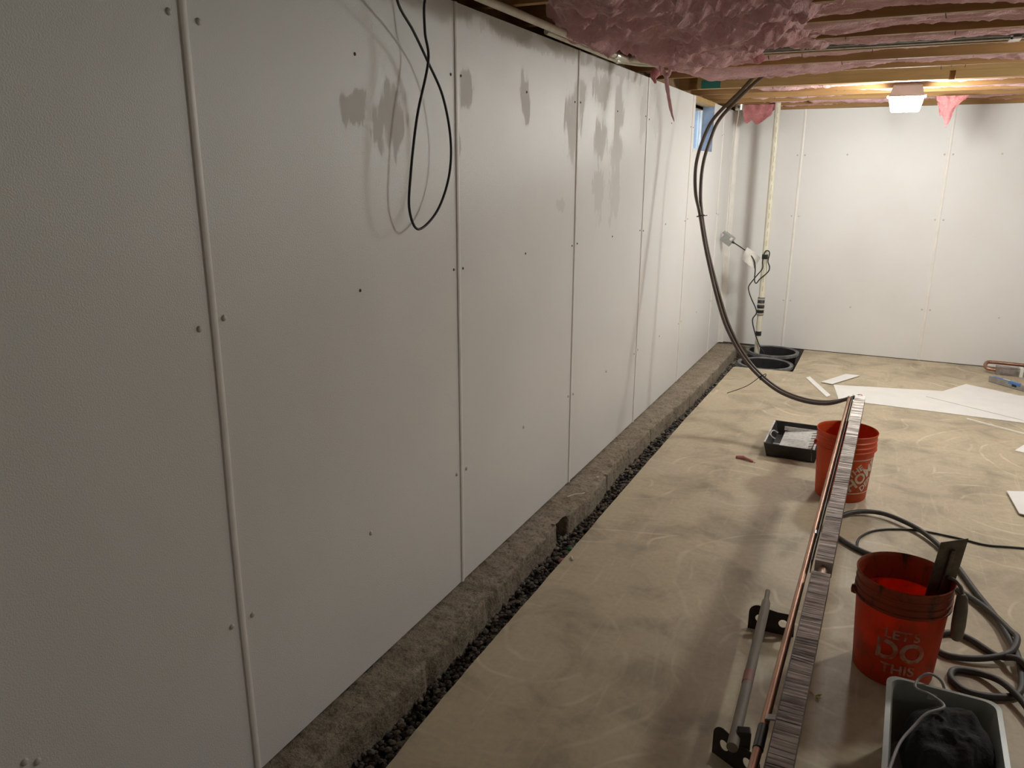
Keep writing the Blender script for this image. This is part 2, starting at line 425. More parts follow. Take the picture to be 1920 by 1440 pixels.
def text_tris(body, size, offset=0.0, maxe=.006):
    cu = bpy.data.curves.new('txt', 'FONT'); cu.body = body; cu.size = size; cu.offset = offset; cu.align_x = 'CENTER'; cu.align_y = 'CENTER'; cu.resolution_u = 3
    o = bpy.data.objects.new('txt', cu); COL.objects.link(o); bpy.context.view_layer.update()
    me = o.evaluated_get(bpy.context.evaluated_depsgraph_get()).to_mesh()
    bm = bmesh.new(); bm.from_mesh(me); o.evaluated_get(bpy.context.evaluated_depsgraph_get()).to_mesh_clear()
    bpy.data.objects.remove(o); bpy.data.curves.remove(cu)
    bmesh.ops.triangulate(bm, faces=bm.faces)
    for _ in range(4):
        le = [e for e in bm.edges if e.calc_length() > maxe]
        if not le: break
        bmesh.ops.subdivide_edges(bm, edges=le, cuts=1); bmesh.ops.triangulate(bm, faces=bm.faces)
    bm.verts.index_update()
    r = ([(v.co.x, v.co.y) for v in bm.verts], [tuple(v.index for v in f.verts) for f in bm.faces]); bm.free()
    return r

# ================================================================== SETTING
# ---- floor slab with the cut-out round the sump
edge = [(0.327, YF), (0.327, 1.0), (0.327, 1.537), (0.320, 1.746), (0.317, 1.981), (0.317, 2.364), (0.319, 2.99), (0.317, 3.65), (0.318, 4.591), (0.320, 5.316), (0.335, 6.26), (0.343, 6.95)]
ed = spline([(x, y, 0) for x, y in edge], 14)
ed = [(p.x+.004*(fbm(np.array(p.y*9), np.array(0.), 3).item()-.5), p.y) for p in ed]
slab = ed+[(0.36, 6.978), (0.60, 6.99), (0.846, 7.012), (0.847, 7.5), (0.843, D-.012), (XR, D-.012), (XR, YF)]
fl = MB().prism(slab, XY, -.26, 0).build('floor', M['floor'], smooth=0)
tag(fl, 'tan concrete floor slab with pale trowel swirls', 'floor', kind='structure')

# ---- trench: soil bed + gravel
bedpts = [(0.0, YF), (0.40, YF), (0.40, 6.9), (0.90, 6.9), (0.90, D-.012), (0.0, D-.012)]
BAS = [(0.578, 7.240, -.004), (0.572, 7.742, .012)]; BR = .247
bed = fill_plate(bedpts, [(x, y, .228) for x, y, z in BAS], XY, -.20, -.15).build('gravel_bed', M['soil'], smooth=0)
tag(bed, 'dark gravel filled drainage trench between footing and slab', 'gravel', kind='structure')
def rock(seed, r=.011):
    bm = bmesh.new(); bmesh.ops.create_icosphere(bm, subdivisions=1, radius=r); rr = random.Random(seed)
    sx, sy, sz = rr.uniform(.8, 1.25), rr.uniform(.7, 1.1), rr.uniform(.55, .85)
    for v in bm.verts: v.co = Vector((v.co.x*sx, v.co.y*sy, v.co.z*sz))*rr.uniform(.78, 1.15)
    v = [tuple(q.co) for q in bm.verts]; bm.verts.index_update(); f = [tuple(q.index for q in p.verts) for p in bm.faces]; bm.free(); return v, f
rocks = [rock(i) for i in range(8)]
rock_me = []
for i, (v, f) in enumerate(rocks):
    rock_me.append(MB().add(v, f).mesh('stone', M[('stone_a', 'stone_b', 'stone_c', 'stone_b')[i % 4]], smooth=0))
cand = []
rr = random.Random(3)
for layer in range(2):
    y = -.6
    while y < 7.95:
        y += .0135
        for k in range(11 if y < 6.95 else 14):
            x = .13+.018*k+rr.uniform(-.007, .007); yy = y+rr.uniform(-.007, .007)
            if rr.random() < (.42 if layer else .2): continue
            if any((x-bx)**2+(yy-by)**2 < .262**2 for bx, by, bz in BAS): continue
            z = -.135+.012*layer+.018*(fbm(np.array(x*9), np.array(yy*9), 5).item()-.5)+rr.uniform(-.004, .006)
            cand.append((x, yy, z, rr.uniform(.7, 1.45), rr.random()*6.28, rr.randrange(8)))
        y += .006
near = sorted([c for c in cand if c[1] > 1.5 and .17 < c[0] < .32 and c[2] > -.134], key=lambda c: c[1])[:300]
nearset = set(id(c) for c in near)
rest = {0: MB(), 1: MB(), 2: MB()}
for c in cand:
    if id(c) in nearset: inst('stone', rock_me[c[5]], c[:3], bed, (0, 0, c[4]), (c[3],)*3)
    else:
        v, f = rocks[c[5]]; ca, sa = math.cos(c[4]), math.sin(c[4])
        rest[(0, 1, 2, 1)[c[5] % 4]].add([(c[0]+(a*ca-b*sa)*c[3], c[1]+(a*sa+b*ca)*c[3], c[2]+z*c[3]) for a, b, z in v], f)
for k, mb in rest.items():
    tag(mb.build('loose_gravel', M[('stone_a', 'stone_b', 'stone_c')[k]], bed, smooth=0), kind='stuff')

# ---- rough footing ledge along the left wall
fe = [(YF, .15), (1.0, .142), (1.568, .142), (1.789, .157), (2.217, .160), (2.596, .158), (2.921, .140), (3.2, .148), (3.5, .160), (3.685, .178), (3.95, .160), (4.2, .142), (4.454, .138), (5.064, .156), (5.6, .185), (6.0, .200), (6.889, .212), (7.74, .206), (D, .206)]
ys = np.arange(YF, D-.012, .011)
xe = np.interp(ys, [a for a, b in fe], [b for a, b in fe])+.012*(fbm(ys*7, ys*0, 11, 3)-.5)
crack = np.zeros_like(ys)
for cy, w, dp in [(2.52, .03, .014), (4.02, .010, .022), (4.95, .010, .02), (5.5, .02, .016), (5.9, .012, .014), (6.3, .012, .016), (6.7, .01, .012), (2.05, .02, .012), (4.5, .02, .01)]: crack += dp*np.exp(-((ys-cy)/w)**2)
hole = .11*sstep(np.abs(ys-3.335), .075, .05)
prof = [(0.0, 0, 0), (.2, 0, 0), (.38, 0, 0), (.54, 0, 0), (.68, 0, 0), (.80, 0, 0), (.90, 0, 0), (.965, 0, 0), (.995, -.004, 0), (1.0, -.014, 0), (1.0, -.032, .001), (1.0, -.055, .002), (1.0, -.08, .003), (1.0, -.11, .004), (1.0, -.2, .006)]
P = np.zeros((len(ys), len(prof), 3))
for j, (s_, dz, dx) in enumerate(prof):
    e = xe-crack*(s_ > .9)
    e = e-hole*(s_ > .95)*(1.0 if dz < -.01 else .45)
    x = e*s_+dx
    n = fbm(ys*26, x*26+j*.35, 21, 4)-.5; n2 = ridged(ys*14, x*34+j*.2, 41, 3)-.6
    z = -.014+dz+(.016*n+.016*n2)*(dz > -.003)+.006*n*(dz <= -.003)
    P[:, j, 0] = x+(.012*n if dz < -.015 else 0); P[:, j, 1] = ys; P[:, j, 2] = z
P[:, 0, 0] = -.01
ft = MB().grid(P); ft.box(.195, .41, 7.945, D-.012, -.2, -.012)
tag(ft.build('footing_left', M['footing'], smooth=60), 'rough brown concrete footing ledge running along the foot of the left wall', 'footing', kind='structure')

# ---- left wall: foundation + sheet panels + seam mouldings + fasteners
WY0, WY1, WZ0, WZ1 = 6.322, 7.04, 1.855, 2.2555
wl = MB()
for a, b, c, d in [(YF, WY0, -.2, 2.2), (WY1, D+.25, -.2, 2.2), (WY0, WY1, -.2, WZ0)]: wl.box(-.25, -.014, a, b, c, d)
wall_left = tag(wl.build('wall_left', M['concrete'], smooth=0), 'long left basement wall clad in pebbled white panels', 'wall', kind='structure')
seams = [SEAM0+PW*i for i in range(-3, 6)]
edges_y = [YF]+seams+[D-.004]
for a, b in zip(edges_y[:-1], edges_y[1:]):
    a2, b2 = a+.002, b-.002
    if a < WY0 < b: pts = [(a2, -.004), (b2, -.004), (b2, ZW), (WY1, ZW), (WY1, WZ0), (WY0, WZ0), (WY0, ZW), (a2, ZW)]
    else: pts = [(a2, -.004), (b2, -.004), (b2, ZW), (a2, ZW)]
    MB().prism(pts, YZ, -.013, 0).build('panel', M['panel'], wall_left, smooth=0)
def moulding(base, along, across, out, z0, z1, seed, w=.0115, h=.0065, wob=.003):
    """half-round seam bar; along = up the wall"""
    n = 40; mb = MB(); P = np.zeros((n, 7, 3)); zz = np.linspace(z0, z1, n)
    off = wob*2*(vnoise(zz*1.6, zz*0+seed, seed)-.5)
    for j in range(7):
        q = PI*j/6; c = -w*math.cos(q); o = h*math.sin(q)**.7 if 0 < j < 6 else -.002
        P[:, j, :] = np.array(base)[None]+np.outer(off+c, across)+np.array(out)[None]*o; P[:, j, 2] = zz
    return mb.grid(P)
for i, y in enumerate(seams):
    top = ZW if not (WY0 < y < WY1) else WZ0
    moulding((0, y, 0), None, (0, 1, 0), (1, 0, 0), -.004, top, i+3).build('seam_strip', M['strip'], wall_left, smooth=50)
fas = MB(); fas.lathe((0, 0, 0), [(.0003, .0052), (.004, .0048), (.0068, .0032), (.0085, .0006), (.0085, -.002)], 12)
fas_l = fas.mesh('fastener', M['screw']); fas_d = MB().lathe((0, 0, 0), [(.0003, .0035), (.003, .003), (.0052, .0012), (.0055, -.002)], 10).mesh('fastener', M['screw_dark'])
for i, y in enumerate(seams):
    if y < 0: continue
    for k, z in enumerate((2.015, 1.32, .50)):
        for dy in (-.04, .037):
            yy = y+dy+random.uniform(-.006, .006)
            if WY0-.02 < yy < WY1+.02 and z > 1.8: continue
            inst('fastener', fas_l if y < 2 or z < 1 else fas_d, (0, yy, z+random.uniform(-.01, .01)), wall_left, (0, PI/2, 0))
        ym = y+PW/2+random.uniform(-.02, .02)
        if ym < D-.3 and not (WY0 < ym < WY1 and z > 1.8): inst('fastener', fas_d if z > 1 else fas_l, (0, ym, z+random.uniform(-.01, .01)), wall_left, (0, PI/2, 0))
inst('fastener', fas_l, (0, .785, .491), wall_left, (0, PI/2, 0))

# ---- back wall
wb = MB().box(-.014, XR+.014, D+.002, D+.25, -.2, 2.2)
wall_back = tag(wb.build('wall_back', M['concrete'], smooth=0), 'back basement wall clad in smooth white panels', 'wall', kind='structure')
bs = [.634, .634+PW, .634+2*PW, .634+3*PW]
ex = [0.0]+bs+[XR]
for a, b in zip(ex[:-1], ex[1:]):
    MB().prism([(a+.002, .006), (b-.002, .006), (b-.002, ZW+.004), (a+.002, ZW+.004)], XZ, D-.011, D).build('panel', M['panel_clean'], wall_back, smooth=0)
for i, x in enumerate(bs):
    moulding((x, D-.011, 0), None, (1, 0, 0), (0, -1, 0), .006, ZW+.004, i+31, wob=.002).build('seam_strip', M['strip'], wall_back, smooth=50)
    for z in (1.85, 1.29, .48):
        for dx in (-.033, .033): inst('fastener', fas_l, (x+dx, D-.011, z), wall_back, (PI/2, 0, 0))
    inst('fastener', fas_l, (x+.58, D-.011, .455), wall_back, (PI/2, 0, 0)); inst('fastener', fas_l, (x+.40, D-.011, 1.853), wall_back, (PI/2, 0, 0))
# corner bead where the two walls meet
tag(MB().prism([(0, D-.011), (.05, D-.011), (.045, D-.018), (.014, D-.03), (.007, D-.055), (0, D-.06)], XY, 0, ZW).build('trim_1', M['strip'], smooth=50), 'white corner moulding where left and back walls meet', 'trim', kind='structure')

# ---- walls out of view
tag(MB().box(XR, XR+.2, YF, D+.25, -.2, 2.52).build('wall_right', M['panel_clean'], smooth=0), 'plain white right-hand basement wall', 'wall', kind='structure')
tag(MB().box(-.25, XR+.2, YF-.2, YF, -.2, 2.52).build('wall_front', M['panel_clean'], smooth=0), 'plain white basement wall at the near end', 'wall', kind='structure')

# ---- window high in the left wall near the corner
win = thing('window_1', 'small high basement window near the far corner', 'window', (-.05, (WY0+WY1)/2, WZ0), kind='structure')
g = .03; xg = -.10
fr = MB()
for a, b, c, d in [(WY0, WY1, WZ0, WZ0+g), (WY0, WY1, WZ1-g-.02, WZ1-.02), (WY0, WY0+g, WZ0, WZ1-.02), (WY1-g, WY1, WZ0, WZ1-.02), ((WY0+WY1)/2-.016, (WY0+WY1)/2+.016, WZ0, WZ1-.02)]: fr.box(xg-.04, xg, a, b, c, d)
fr.build('window_frame', M['vinyl'], win, smooth=0)
for a, b in ((WY0+g, (WY0+WY1)/2-.016), ((WY0+WY1)/2+.016, WY1-g)): MB().box(xg-.024, xg-.018, a, b, WZ0+g, WZ1-g-.02).build('pane', M['glass'], win, smooth=0)
MB().box(-.25, -.004, WY1-.012, WY1+.002, WZ0, 2.235).build('window_jamb', M['jamb'], win, smooth=0)
MB().box(-.25, -.004, WY0-.002, WY0+.012, WZ0, 2.235).build('window_jamb', M['vinyl'], win, smooth=0)
MB().box(-.25, .002, WY0-.01, WY1+.01, WZ0-.012, WZ0+.004).build('window_sill', M['vinyl'], win, smooth=0)
MB().box(-.22, -.002, WY0-.03, WY1+.12, 2.228, 2.262).build('window_header', M['joist_edge'], win, smooth=0)

# ---- ceiling: subfloor, sill, joists
ceil = tag(MB().box(-.25, XR+.2, YF-.2, D+.25, 2.52, 2.56).build('ceiling', M['osb'], smooth=0), 'open joist ceiling under the wooden subfloor', 'ceiling', kind='structure')
MB().box(-.25, -.10, YF, D+.25, 2.2, 2.52).build('rim_joist', M['osb'], ceil, smooth=0)
MB().box(-.10, XR, D+.06, D+.10, 2.2, 2.52).build('rim_joist', M['osb'], ceil, smooth=0)
MB().box(-.10, XR, D-.028, D+.06, 2.262, 2.30).build('sill_plate', M['joist'], ceil, smooth=0)
jy = [7.80, 7.39, 6.98, 6.58, 6.17, 5.38, 4.965, 4.555, 4.13, 3.69, 3.28, 2.87, 2.46, 2.05, 1.64, 1.23, .82, .41, 0, -.41, -.82, -1.23, -1.64, -2.05]
joists = []
for y in jy:
    joists.append(MB().box(-.10, XR, y-.019, y+.019, ZJ, 2.52).build('joist', M['joist'], ceil, smooth=0))
MB().box(-.10, XR, 5.765, 5.803, ZJ+.075, 2.52).build('joist', M['joist'], ceil, smooth=0)
# board sistered to the joist in front of the lamp, with a notch
for a, b in ((.05, 1.697), (1.733, 3.6)): MB().box(a, b, 6.113, 6.150, ZJ, ZJ+.052).build('ledger_board', M['joist_edge'], ceil, smooth=0)
MB().box(.05, 3.6, 6.113, 6.150, ZJ+.0525, ZJ+.085).build('ledger_board', M['joist_edge'], ceil, smooth=0)
MB().box(.08, .22, 6.1105, 6.1128, ZJ, ZJ+.06).build('teal_mark', M['teal'], ceil, smooth=0)
nail_me = MB().cyl((0, 0, .01), (0, 0, -.028), .0018, 6).mesh('nail', M['nail'])
rr = random.Random(9)
for y in jy[2:10]:
    for _ in range(4): inst('nail', nail_me, (rr.uniform(.4, 2.6), y+rr.uniform(-.012, .012), ZJ), ceil, (rr.uniform(-.3, .3), rr.uniform(-.3, .3), 0), (1, 1, rr.uniform(.3, .8)))

# ================================================================== INSULATION
def batt(name, label, x0, x1, y0, y1, hfun, seed, dx=.014, dy=.012, mat='pink', cat='insulation', ragged=.03, top=2.50):
    nx = int((x1-x0)/dx); ny = int((y1-y0)/dy)
    U, V = np.meshgrid(np.linspace(0, 1, nx), np.linspace(0, 1, ny), indexing='ij')
    X = x0+(x1-x0)*U
    r0 = ragged*fbm(X*3.5, X*0, seed+1, 4); r1 = ragged*fbm(X*3.5, X*0, seed+2, 4)
    Y = (y0+r0)+(y1-r1-y0-r0)*V
    wx = fbm(X*2.6, Y*5, seed+5, 3)-.5; wy = fbm(X*2.6+9, Y*5, seed+6, 3)-.5
    fold = ridged(X*3.0+wx*2.4, Y*8.5+wy*3.2, seed, 4)
    fine = ridged(X*14+wx*5, Y*26+wy*5, seed+8, 3)
    Z = hfun(X, Y, V)-(.036+.03*sstep(X, 1.4, .6))*(fold-.62)-.014*(fine-.6)
    Z = Z+.05*(np.abs(2*V-1)**6)
    P = np.stack([X, Y, Z], -1)
    up = P.copy(); 
    mb = MB(); mb.grid(P)
    for side in (P[:, 0], P[:, -1]):
        t = side.copy(); t[:, 2] = top; mb.grid(np.stack([side, t], 0))
    for side in (P[0], P[-1]):
        t = side.copy(); t[:, 2] = top; mb.grid(np.stack([side, t], 0))
    o = mb.build(name, M[mat], None, smooth=180)
    tag(o, label, cat); return o
ordn = ['first', 'second', 'third', 'fourth', 'fifth', 'sixth', 'seventh', 'eighth', 'ninth', 'tenth', 'eleventh', 'twelfth', 'thirteenth', 'fourteenth']
bays = [(7.82, D+.04), (7.41, 7.78), (7.0, 7.37), (6.6, 6.96), (6.19, 6.56), (4.985, 5.36), (4.575, 4.945), (4.15, 4.405), (3.71, 4.11), (3.30, 3.67), (2.89, 3.26), (2.48, 2.85), (2.07, 2.44)]
lev = [.020, .018, .028, .032, .016, .012, .026, .016, .020, .018, .005, 0, 0]
batts = []
for i, ((a, b), l) in enumerate(zip(bays, lev)):
    def hf(X, Y, V, l=l, i=i):
        low = fbm(X*1.3, Y*1.3, 200+i*7, 2)-.5
        z = ZJ+l+.06*low+.05*sstep(X, .35, .10)
        if i >= 5: z = z-.03*sstep(X, 1.3, .5)
        if i == 5: z = z-.01+.05*sstep(V, .45, 1)*sstep(X, 1.0, 1.8)
        return z
    word = 'bay' if i != 0 else 'bay, tight against the wall'
    batts.append(batt('insulation_batt', 'pink fibreglass insulation batt in the %s joist %s counted from the back wall' % (ordn[i], word) if i else 'thin pink fibreglass strip in the narrow joist bay tight against the back wall',
         (-.04 if i < 7 else .95), 4.6, a, b, hf, 300+i*13))
# big loose blanket sagging below the joists along the left wall
def hb(X, Y, V):
    z = 2.232+.03*(fbm(X*2.2, Y*2.2, 71, 3)-.5)
    z = z+.07*sstep(X, .75, 1.35)+.05*sstep(Y, 3.7, 4.4)*sstep(X, .35, .9)
    z = z+.022*sstep(X, .45, .12)*sstep(Y, 3.58, 3.7)+.03*sstep(X, .30, .10)*sstep(Y, 3.1, 2.8)
    return z
def blanket():
    nx, ny = 190, 330
    U, V = np.meshgrid(np.linspace(0, 1, nx), np.linspace(0, 1, ny), indexing='ij')
    Y = 1.9+2.62*V
    xl = np.interp(Y, [1.9, 2.3, 2.6, 2.9, 3.1, 3.3, 3.55, 3.7, 4.1, 4.4, 4.6], [.50, .44, .32, .21, .13, .05, .045, .13, .15, .13, .10])+.05*(fbm(Y*6, Y*0, 77, 4)-.5)
    xr = 1.25+.5*(fbm(Y*2.2, Y*0, 79, 3)-.5)
    X = xl+(xr-xl)*U
    wx = fbm(X*2.6, Y*2.8, 81, 3)-.5; wy = fbm(X*2.6+9, Y*2.8, 82, 3)-.5
    ang = .9; A = X*math.cos(ang)+Y*math.sin(ang); B = -X*math.sin(ang)+Y*math.cos(ang)
    fold = ridged(A*2.6+wx*2.6, B*8.5+wy*2.6, 83, 3); fine = ridged(X*16+wx*6, Y*22+wy*6, 84, 2)
    lump = ridged(X*3.2+wy*1.5, Y*3.6+wx*1.5, 91, 2)
    Z = hb(X, Y, V)-.115*(fold-.62)-.035*(fine-.62)-.09*(lump-.6)
    e = np.minimum(np.minimum(U, 1-U)*4, np.minimum(V, 1-V)*6); Z = Z+.09*np.clip(1-e, 0, 1)**3
    P = np.stack([X, Y, Z], -1); mb = MB(); mb.grid(P)
    Q = P.copy(); Q[:, :, 2] = np.maximum(Z+.05, 2.30); mb.grid(Q)
    for s_ in (np.s_[:, 0], np.s_[:, -1], np.s_[0], np.s_[-1]): mb.grid(np.stack([P[s_], Q[s_]], 0))
    return mb
bl = tag(blanket().build('insulation_blanket', M['pink'], smooth=180), 'large loose pink insulation blanket sagging below the joists beside the left wall', 'insulation')
def tuft(pts, r, seed, mat, parent, name='insulation_tuft'):
    sp = spline(pts, 8); n = len(sp); rs = []
    for i in range(n): 
        t = i/(n-1); k = np.interp(t, np.linspace(0, 1, len(r)), r); rs.append(float(k*(.75+.5*vnoise(np.array(t*9), np.array(seed*1.3), seed))))
    mb = MB().tube(sp, rs, 14)
    rg = random.Random(seed)
    mb.v = [(x+.35*rs[0]*(vnoise(np.array(x*40), np.array(z*40+y*31), seed).item()-.5), y+.35*rs[0]*(vnoise(np.array(z*40), np.array(x*40+y*17), seed+3).item()-.5), z) for x, y, z in mb.v]
    return mb.build(name, M[mat], parent, smooth=180)
# hanging strands (Y shaped) near the wall, and other tufts
tuft([(.17, 4.50, 2.33), (.16, 4.55, 2.29), (.20, 4.6, 2.24), (.218, 4.6, 2.21)], [.022, .02, .013, .010], 1, 'pink', bl)
tuft([(.27, 4.55, 2.34), (.256, 4.6, 2.30), (.238, 4.6, 2.225), (.22, 4.6, 2.205)], [.012, .011, .010, .010], 2, 'pink', bl)
tuft([(.22, 4.6, 2.215), (.235, 4.6, 2.133), (.259, 4.6, 2.032), (.282, 4.6, 1.965)], [.011, .010, .009, .002], 3, 'pink', bl)
tuft([(.34, 4.05, 2.25), (.335, 4.05, 2.20), (.342, 4.05, 2.16)], [.007, .005, .002], 5, 'pink', bl)
tuft([(.72, 4.30, 2.31), (.75, 4.34, 2.26), (.78, 4.36, 2.235)], [.035, .032, .02], 6, 'pink_deep', batts[7])
tuft([(.10, 4.86, 2.29), (.085, 4.84, 2.25), (.095, 4.83, 2.20)], [.03, .022, .006], 8, 'pink_deep', batts[6])
def flap(name, pts, seed, parent, thick=.02, mat='pink_deep'):
    """ragged torn sheet hanging in an x-z plane; pts = (x, y, z) outline"""
    n = 22; P = np.zeros((n, n, 3)); xs0, xs1, zt, y = pts['x0'], pts['x1'], pts['zt'], pts['y']
    for i in range(n):
        u = i/(n-1); x = xs0+(xs1-xs0)*u; zb = float(np.interp(u, pts['u'], pts['zb']))
        for j in range(n):
            v = j/(n-1); w = 1-.25*v*(2*abs(u-.5))
            P[i, j] = ((xs0+xs1)/2+(x-(xs0+xs1)/2)*w+.012*(vnoise(np.array(v*6), np.array(u*3), seed).item()-.5), y+.05*(fbm(np.array(u*7), np.array(v*1.6), seed+1, 3).item()-.5), zt+(zb-zt)*v)
    Q = P.copy(); Q[:, :, 1] += thick
    mb = MB().grid(P).grid(Q)
    for s_ in (np.s_[:, 0], np.s_[:, -1], np.s_[0], np.s_[-1]): mb.grid(np.stack([P[s_], Q[s_]], 0))
    return mb.build(name, M[mat], parent, smooth=180)
flap('insulation_tuft', dict(x0=.10, x1=.40, zt=2.29, y=7.73, u=[0, .12, .3, .45, .6, .8, 1], zb=[2.14, 2.125, 2.16, 2.115, 2.135, 2.17, 2.19]), 5, batts[1])
flap('insulation_tuft', dict(x0=1.67, x1=1.90, zt=2.27, y=7.2, u=[0, .12, .25, .42, .55, .62, .8, 1], zb=[2.19, 2.12, 2.13, 2.03, 2.10, 2.17, 2.215, 2.24]), 6, batts[2])

# ================================================================== CEILING SERVICES
def conduit(x, z, y0, yb, r, bend, label, seed):
    t = thing('conduit', label, 'conduit', (x, y0, z), 'conduits along the top of the left wall')
    pts = spline([(x, y0, z), (x, (y0+yb)/2, z), (x, yb-.12, z), (x+.03, yb, z), (x+.08, yb+.10, z), (x+.20, yb+.19, z)], 8)
    MB().tube(pts, r, 14).build('pipe', M['ivory'], t, 60)
    for yy in bend: 
        MB().cyl((x, yy-.022, z), (x, yy+.022, z), r*1.22, 14).build('coupling', M['steel'], t, 60)
    return t
c1 = conduit(.088, 2.266, 1.7, 4.28, .0155, (3.72, 4.10), 'ivory conduit with a black tape wrap, upper of two along the left wall top', 1)
c2 = conduit(.040, 2.262, 3.3, 4.36, .0115, (4.26,), 'thinner ivory conduit hugging the left wall top under the taped one', 2)
MB().lathe((0, 0, 0), [(.0165, -.03), (.0178, -.028), (.0178, .028), (.0165, .03)], 14).build('tape_wrap', M['black_tape'], None)
_t = bpy.data.objects['tape_wrap']; _t.parent = c1; _t.rotation_euler = (PI/2, 0, 0); _t.location = (0, 3.86-1.7, 0)
du = thing('steel_pipe', 'dark steel pipe with bright lower edge running between the joists', 'pipe', (.55, 4.44, 2.315))
MB().tube([(.30, 4.44, 2.318), (4.5, 4.44, 2.318)], .028, 16).build('pipe', M['steel_dark'], du, 60)
MB().tube([(.30, 4.505, 2.293), (4.5, 4.505, 2.293)], .007, 10).build('bright_edge', M['steel'], du, 60)
MB().box(1.86, 1.905, 4.425, 4.515, 2.278, 2.286).box(1.86, 1.87, 4.425, 4.435, 2.278, 2.305).build('pipe_clip', M['vial'], du, 0)
jb = thing('junction_box', 'small round metal junction box beside the torn insulation in the corner', 'electrical box', (.105, 7.60, 2.25))
MB().lathe((.105, 7.60, 2.235), [(.001, 0), (.036, 0), (.04, .004), (.04, .05), (.001, .05)], 16).build('box_body', M['steel'], jb, 40)
MB().cyl((.105, 7.565, 2.262), (.105, 7.55, 2.262), .012, 10).build('knockout', M['steel_dark'], jb, 40)
tag(MB().tube(spline([(.07, 7.74, 2.30), (.072, 7.74, 2.2), (.045, 7.74, 1.9), (.052, 7.74, 1.55), (.055, 7.735, 1.25), (.06, 7.72, 1.10)], 8), .0035, 6).build('hanging_wire', M['paper'], smooth=60), 'thin white wire hanging down the far corner to the grey plug', 'wire')

# ---- ceiling lamp
def lamp(x, y, zt, lens, label):
    t = thing('ceiling_lamp', label, 'lamp', (x, y, zt))
    h = .112
    MB().add([(x+sx*a, y+sy*a, z) for a, z in ((h*.80, zt), (h, zt-.082)) for sx, sy in ((-1, -1), (1, -1), (1, 1), (-1, 1))],
             [(3, 2, 1, 0), (4, 5, 6, 7), (0, 1, 5, 4), (1, 2, 6, 5), (2, 3, 7, 6), (3, 0, 4, 7)]).build('housing', M['lamp_body'], t, 0, bevel=.008)
    h2 = h*.985
    MB().add([(x+sx*a, y+sy*a, z) for a, z in ((h2, zt-.083), (h2*.94, zt-.12), (h2*.84, zt-.165), (h2*.78, zt-.172)) for sx, sy in ((-1, -1), (1, -1), (1, 1), (-1, 1))],
             [(3, 2, 1, 0), (12, 13, 14, 15)]+[(4*k+i, 4*k+(i+1) % 4, 4*k+4+(i+1) % 4, 4*k+4+i) for k in range(3) for i in range(4)]).build('lens', lens, t, 0, bevel=.006)
    for sx in (-1, 1): MB().obox((x+sx*(h+.006), y-.02, zt-.075), (.006, 0, 0), (0, .012, 0), (0, 0, .008)).build('latch', M['vial'], t, 0)
    return t
lamp(1.462, 6.435, 2.284, M['lens'], 'square grey ceiling lamp with a glowing white lens')

# ================================================================== SUMP CORNER
for i, (bx, by, bz) in enumerate(BAS):
    t = thing('sump_basin', ('black plastic sump basin nearer the camera, empty', 'black plastic sump basin at the back holding the white pipe')[i], 'sump basin', (bx, by, bz-.5), 'sump basins in the corner')
    MB().lathe((bx, by, bz), [(.001, -.5), (.19, -.5), (.20, -.49), (.222, -.02), (.222, -.004), (.214, -.004), (.193, -.48), (.001, -.488)], 48).build('basin_wall', M['black_plastic'], t, 40)
    MB().lathe((bx, by, bz), [(.216, -.014), (.216, .0), (.219, .003), (.226, -.002), (.236, -.002), (.241, .004), (.246, .003), (BR, -.001), (BR, -.022), (.238, -.03), (.224, -.03)], 56, closed=True).build('basin_rim', M['rim_plastic'], t, 40)
    for k in range(8):
        q = k*PI/4+.2; r = .2075; e = Vector((math.cos(q), math.sin(q), 0)); s_ = Vector((-math.sin(q), math.cos(q), 0))
        MB().obox((bx+e.x*r, by+e.y*r, bz-.22), e*.006, s_*.004, (e.x*.006, e.y*.006, .19)).build('rib', M['black_plastic'], t, 0)
pv = thing('discharge_pipe', 'tall cream PVC discharge pipe rising from the rear sump basin', 'pipe', (.432, 7.72, -.45))
PX = lambda z: (.4305-.0042*z, 7.72, z)
MB().cyl(PX(-.46), PX(.37), .0265, 20).build('lower_pipe', M['pvc'], pv, 60)
MB().cyl(PX(.50), PX(2.46), .0265, 20).build('upper_pipe', M['pvc'], pv, 60)
cp = MB().tube([PX(z) for z in (.358, .362, .435, .44, .448, .453, .525, .53)], [.030, .033, .033, .036, .036, .033, .033, .030], 20).build('coupling', M['rubber'], pv, 40)
for z in (.372, .418, .468, .515): MB().tube([PX(z-.008), PX(z+.008)], .0345, 20).build('clamp', M['steel'], cp, 40)
for z in (.92, .178): MB().tube([PX(z-.022), PX(z+.022)], .0285, 20).build('tape_band', M['black_tape'], pv, 40)
for z in np.arange(.62, 2.3, .085): MB().obox((PX(z)[0]+.006, 7.72-.0262, z), (.0016, 0, 0), (0, .0006, 0), (0, 0, .026)).build('printed_mark', M['print'], pv, 0)
pc = thing('pump_cord', 'black pump cord with a grey plug and white tag looped on the cream pipe', 'cord', (.43, 7.68, .0))
cpts = [(.134, 1.041), (.207, .999), (.276, .952), (.336, .884), (.353, .799), (.356, .698), (.374, .668), (.405, .711), (.472, .781), (.482, .832), (.463, .881), (.471, .956), (.454, .98), (.427, .964), (.415, .878), (.42, .813), (.368, .734), (.311, .644), (.311, .592), (.342, .517), (.389, .427), (.399, .376), (.369, .31), (.405, .182), (.461, .055), (.508, -.02), (.52, -.2)]
MB().tube(spline([(x, 7.68-.004*(i % 2), z) for i, (x, z) in enumerate(cpts)], 6), .0055, 8).build('cable', M['black'], pc, 60)
plug = MB(); plug.obox((.073, 7.695, 1.072), Vector((.045, 0, -.03)), Vector((.004, .022, .006)), Vector((.024, 0, .036)))
pg = plug.build('plug_body', M['plug'], pc, 0, bevel=.006)
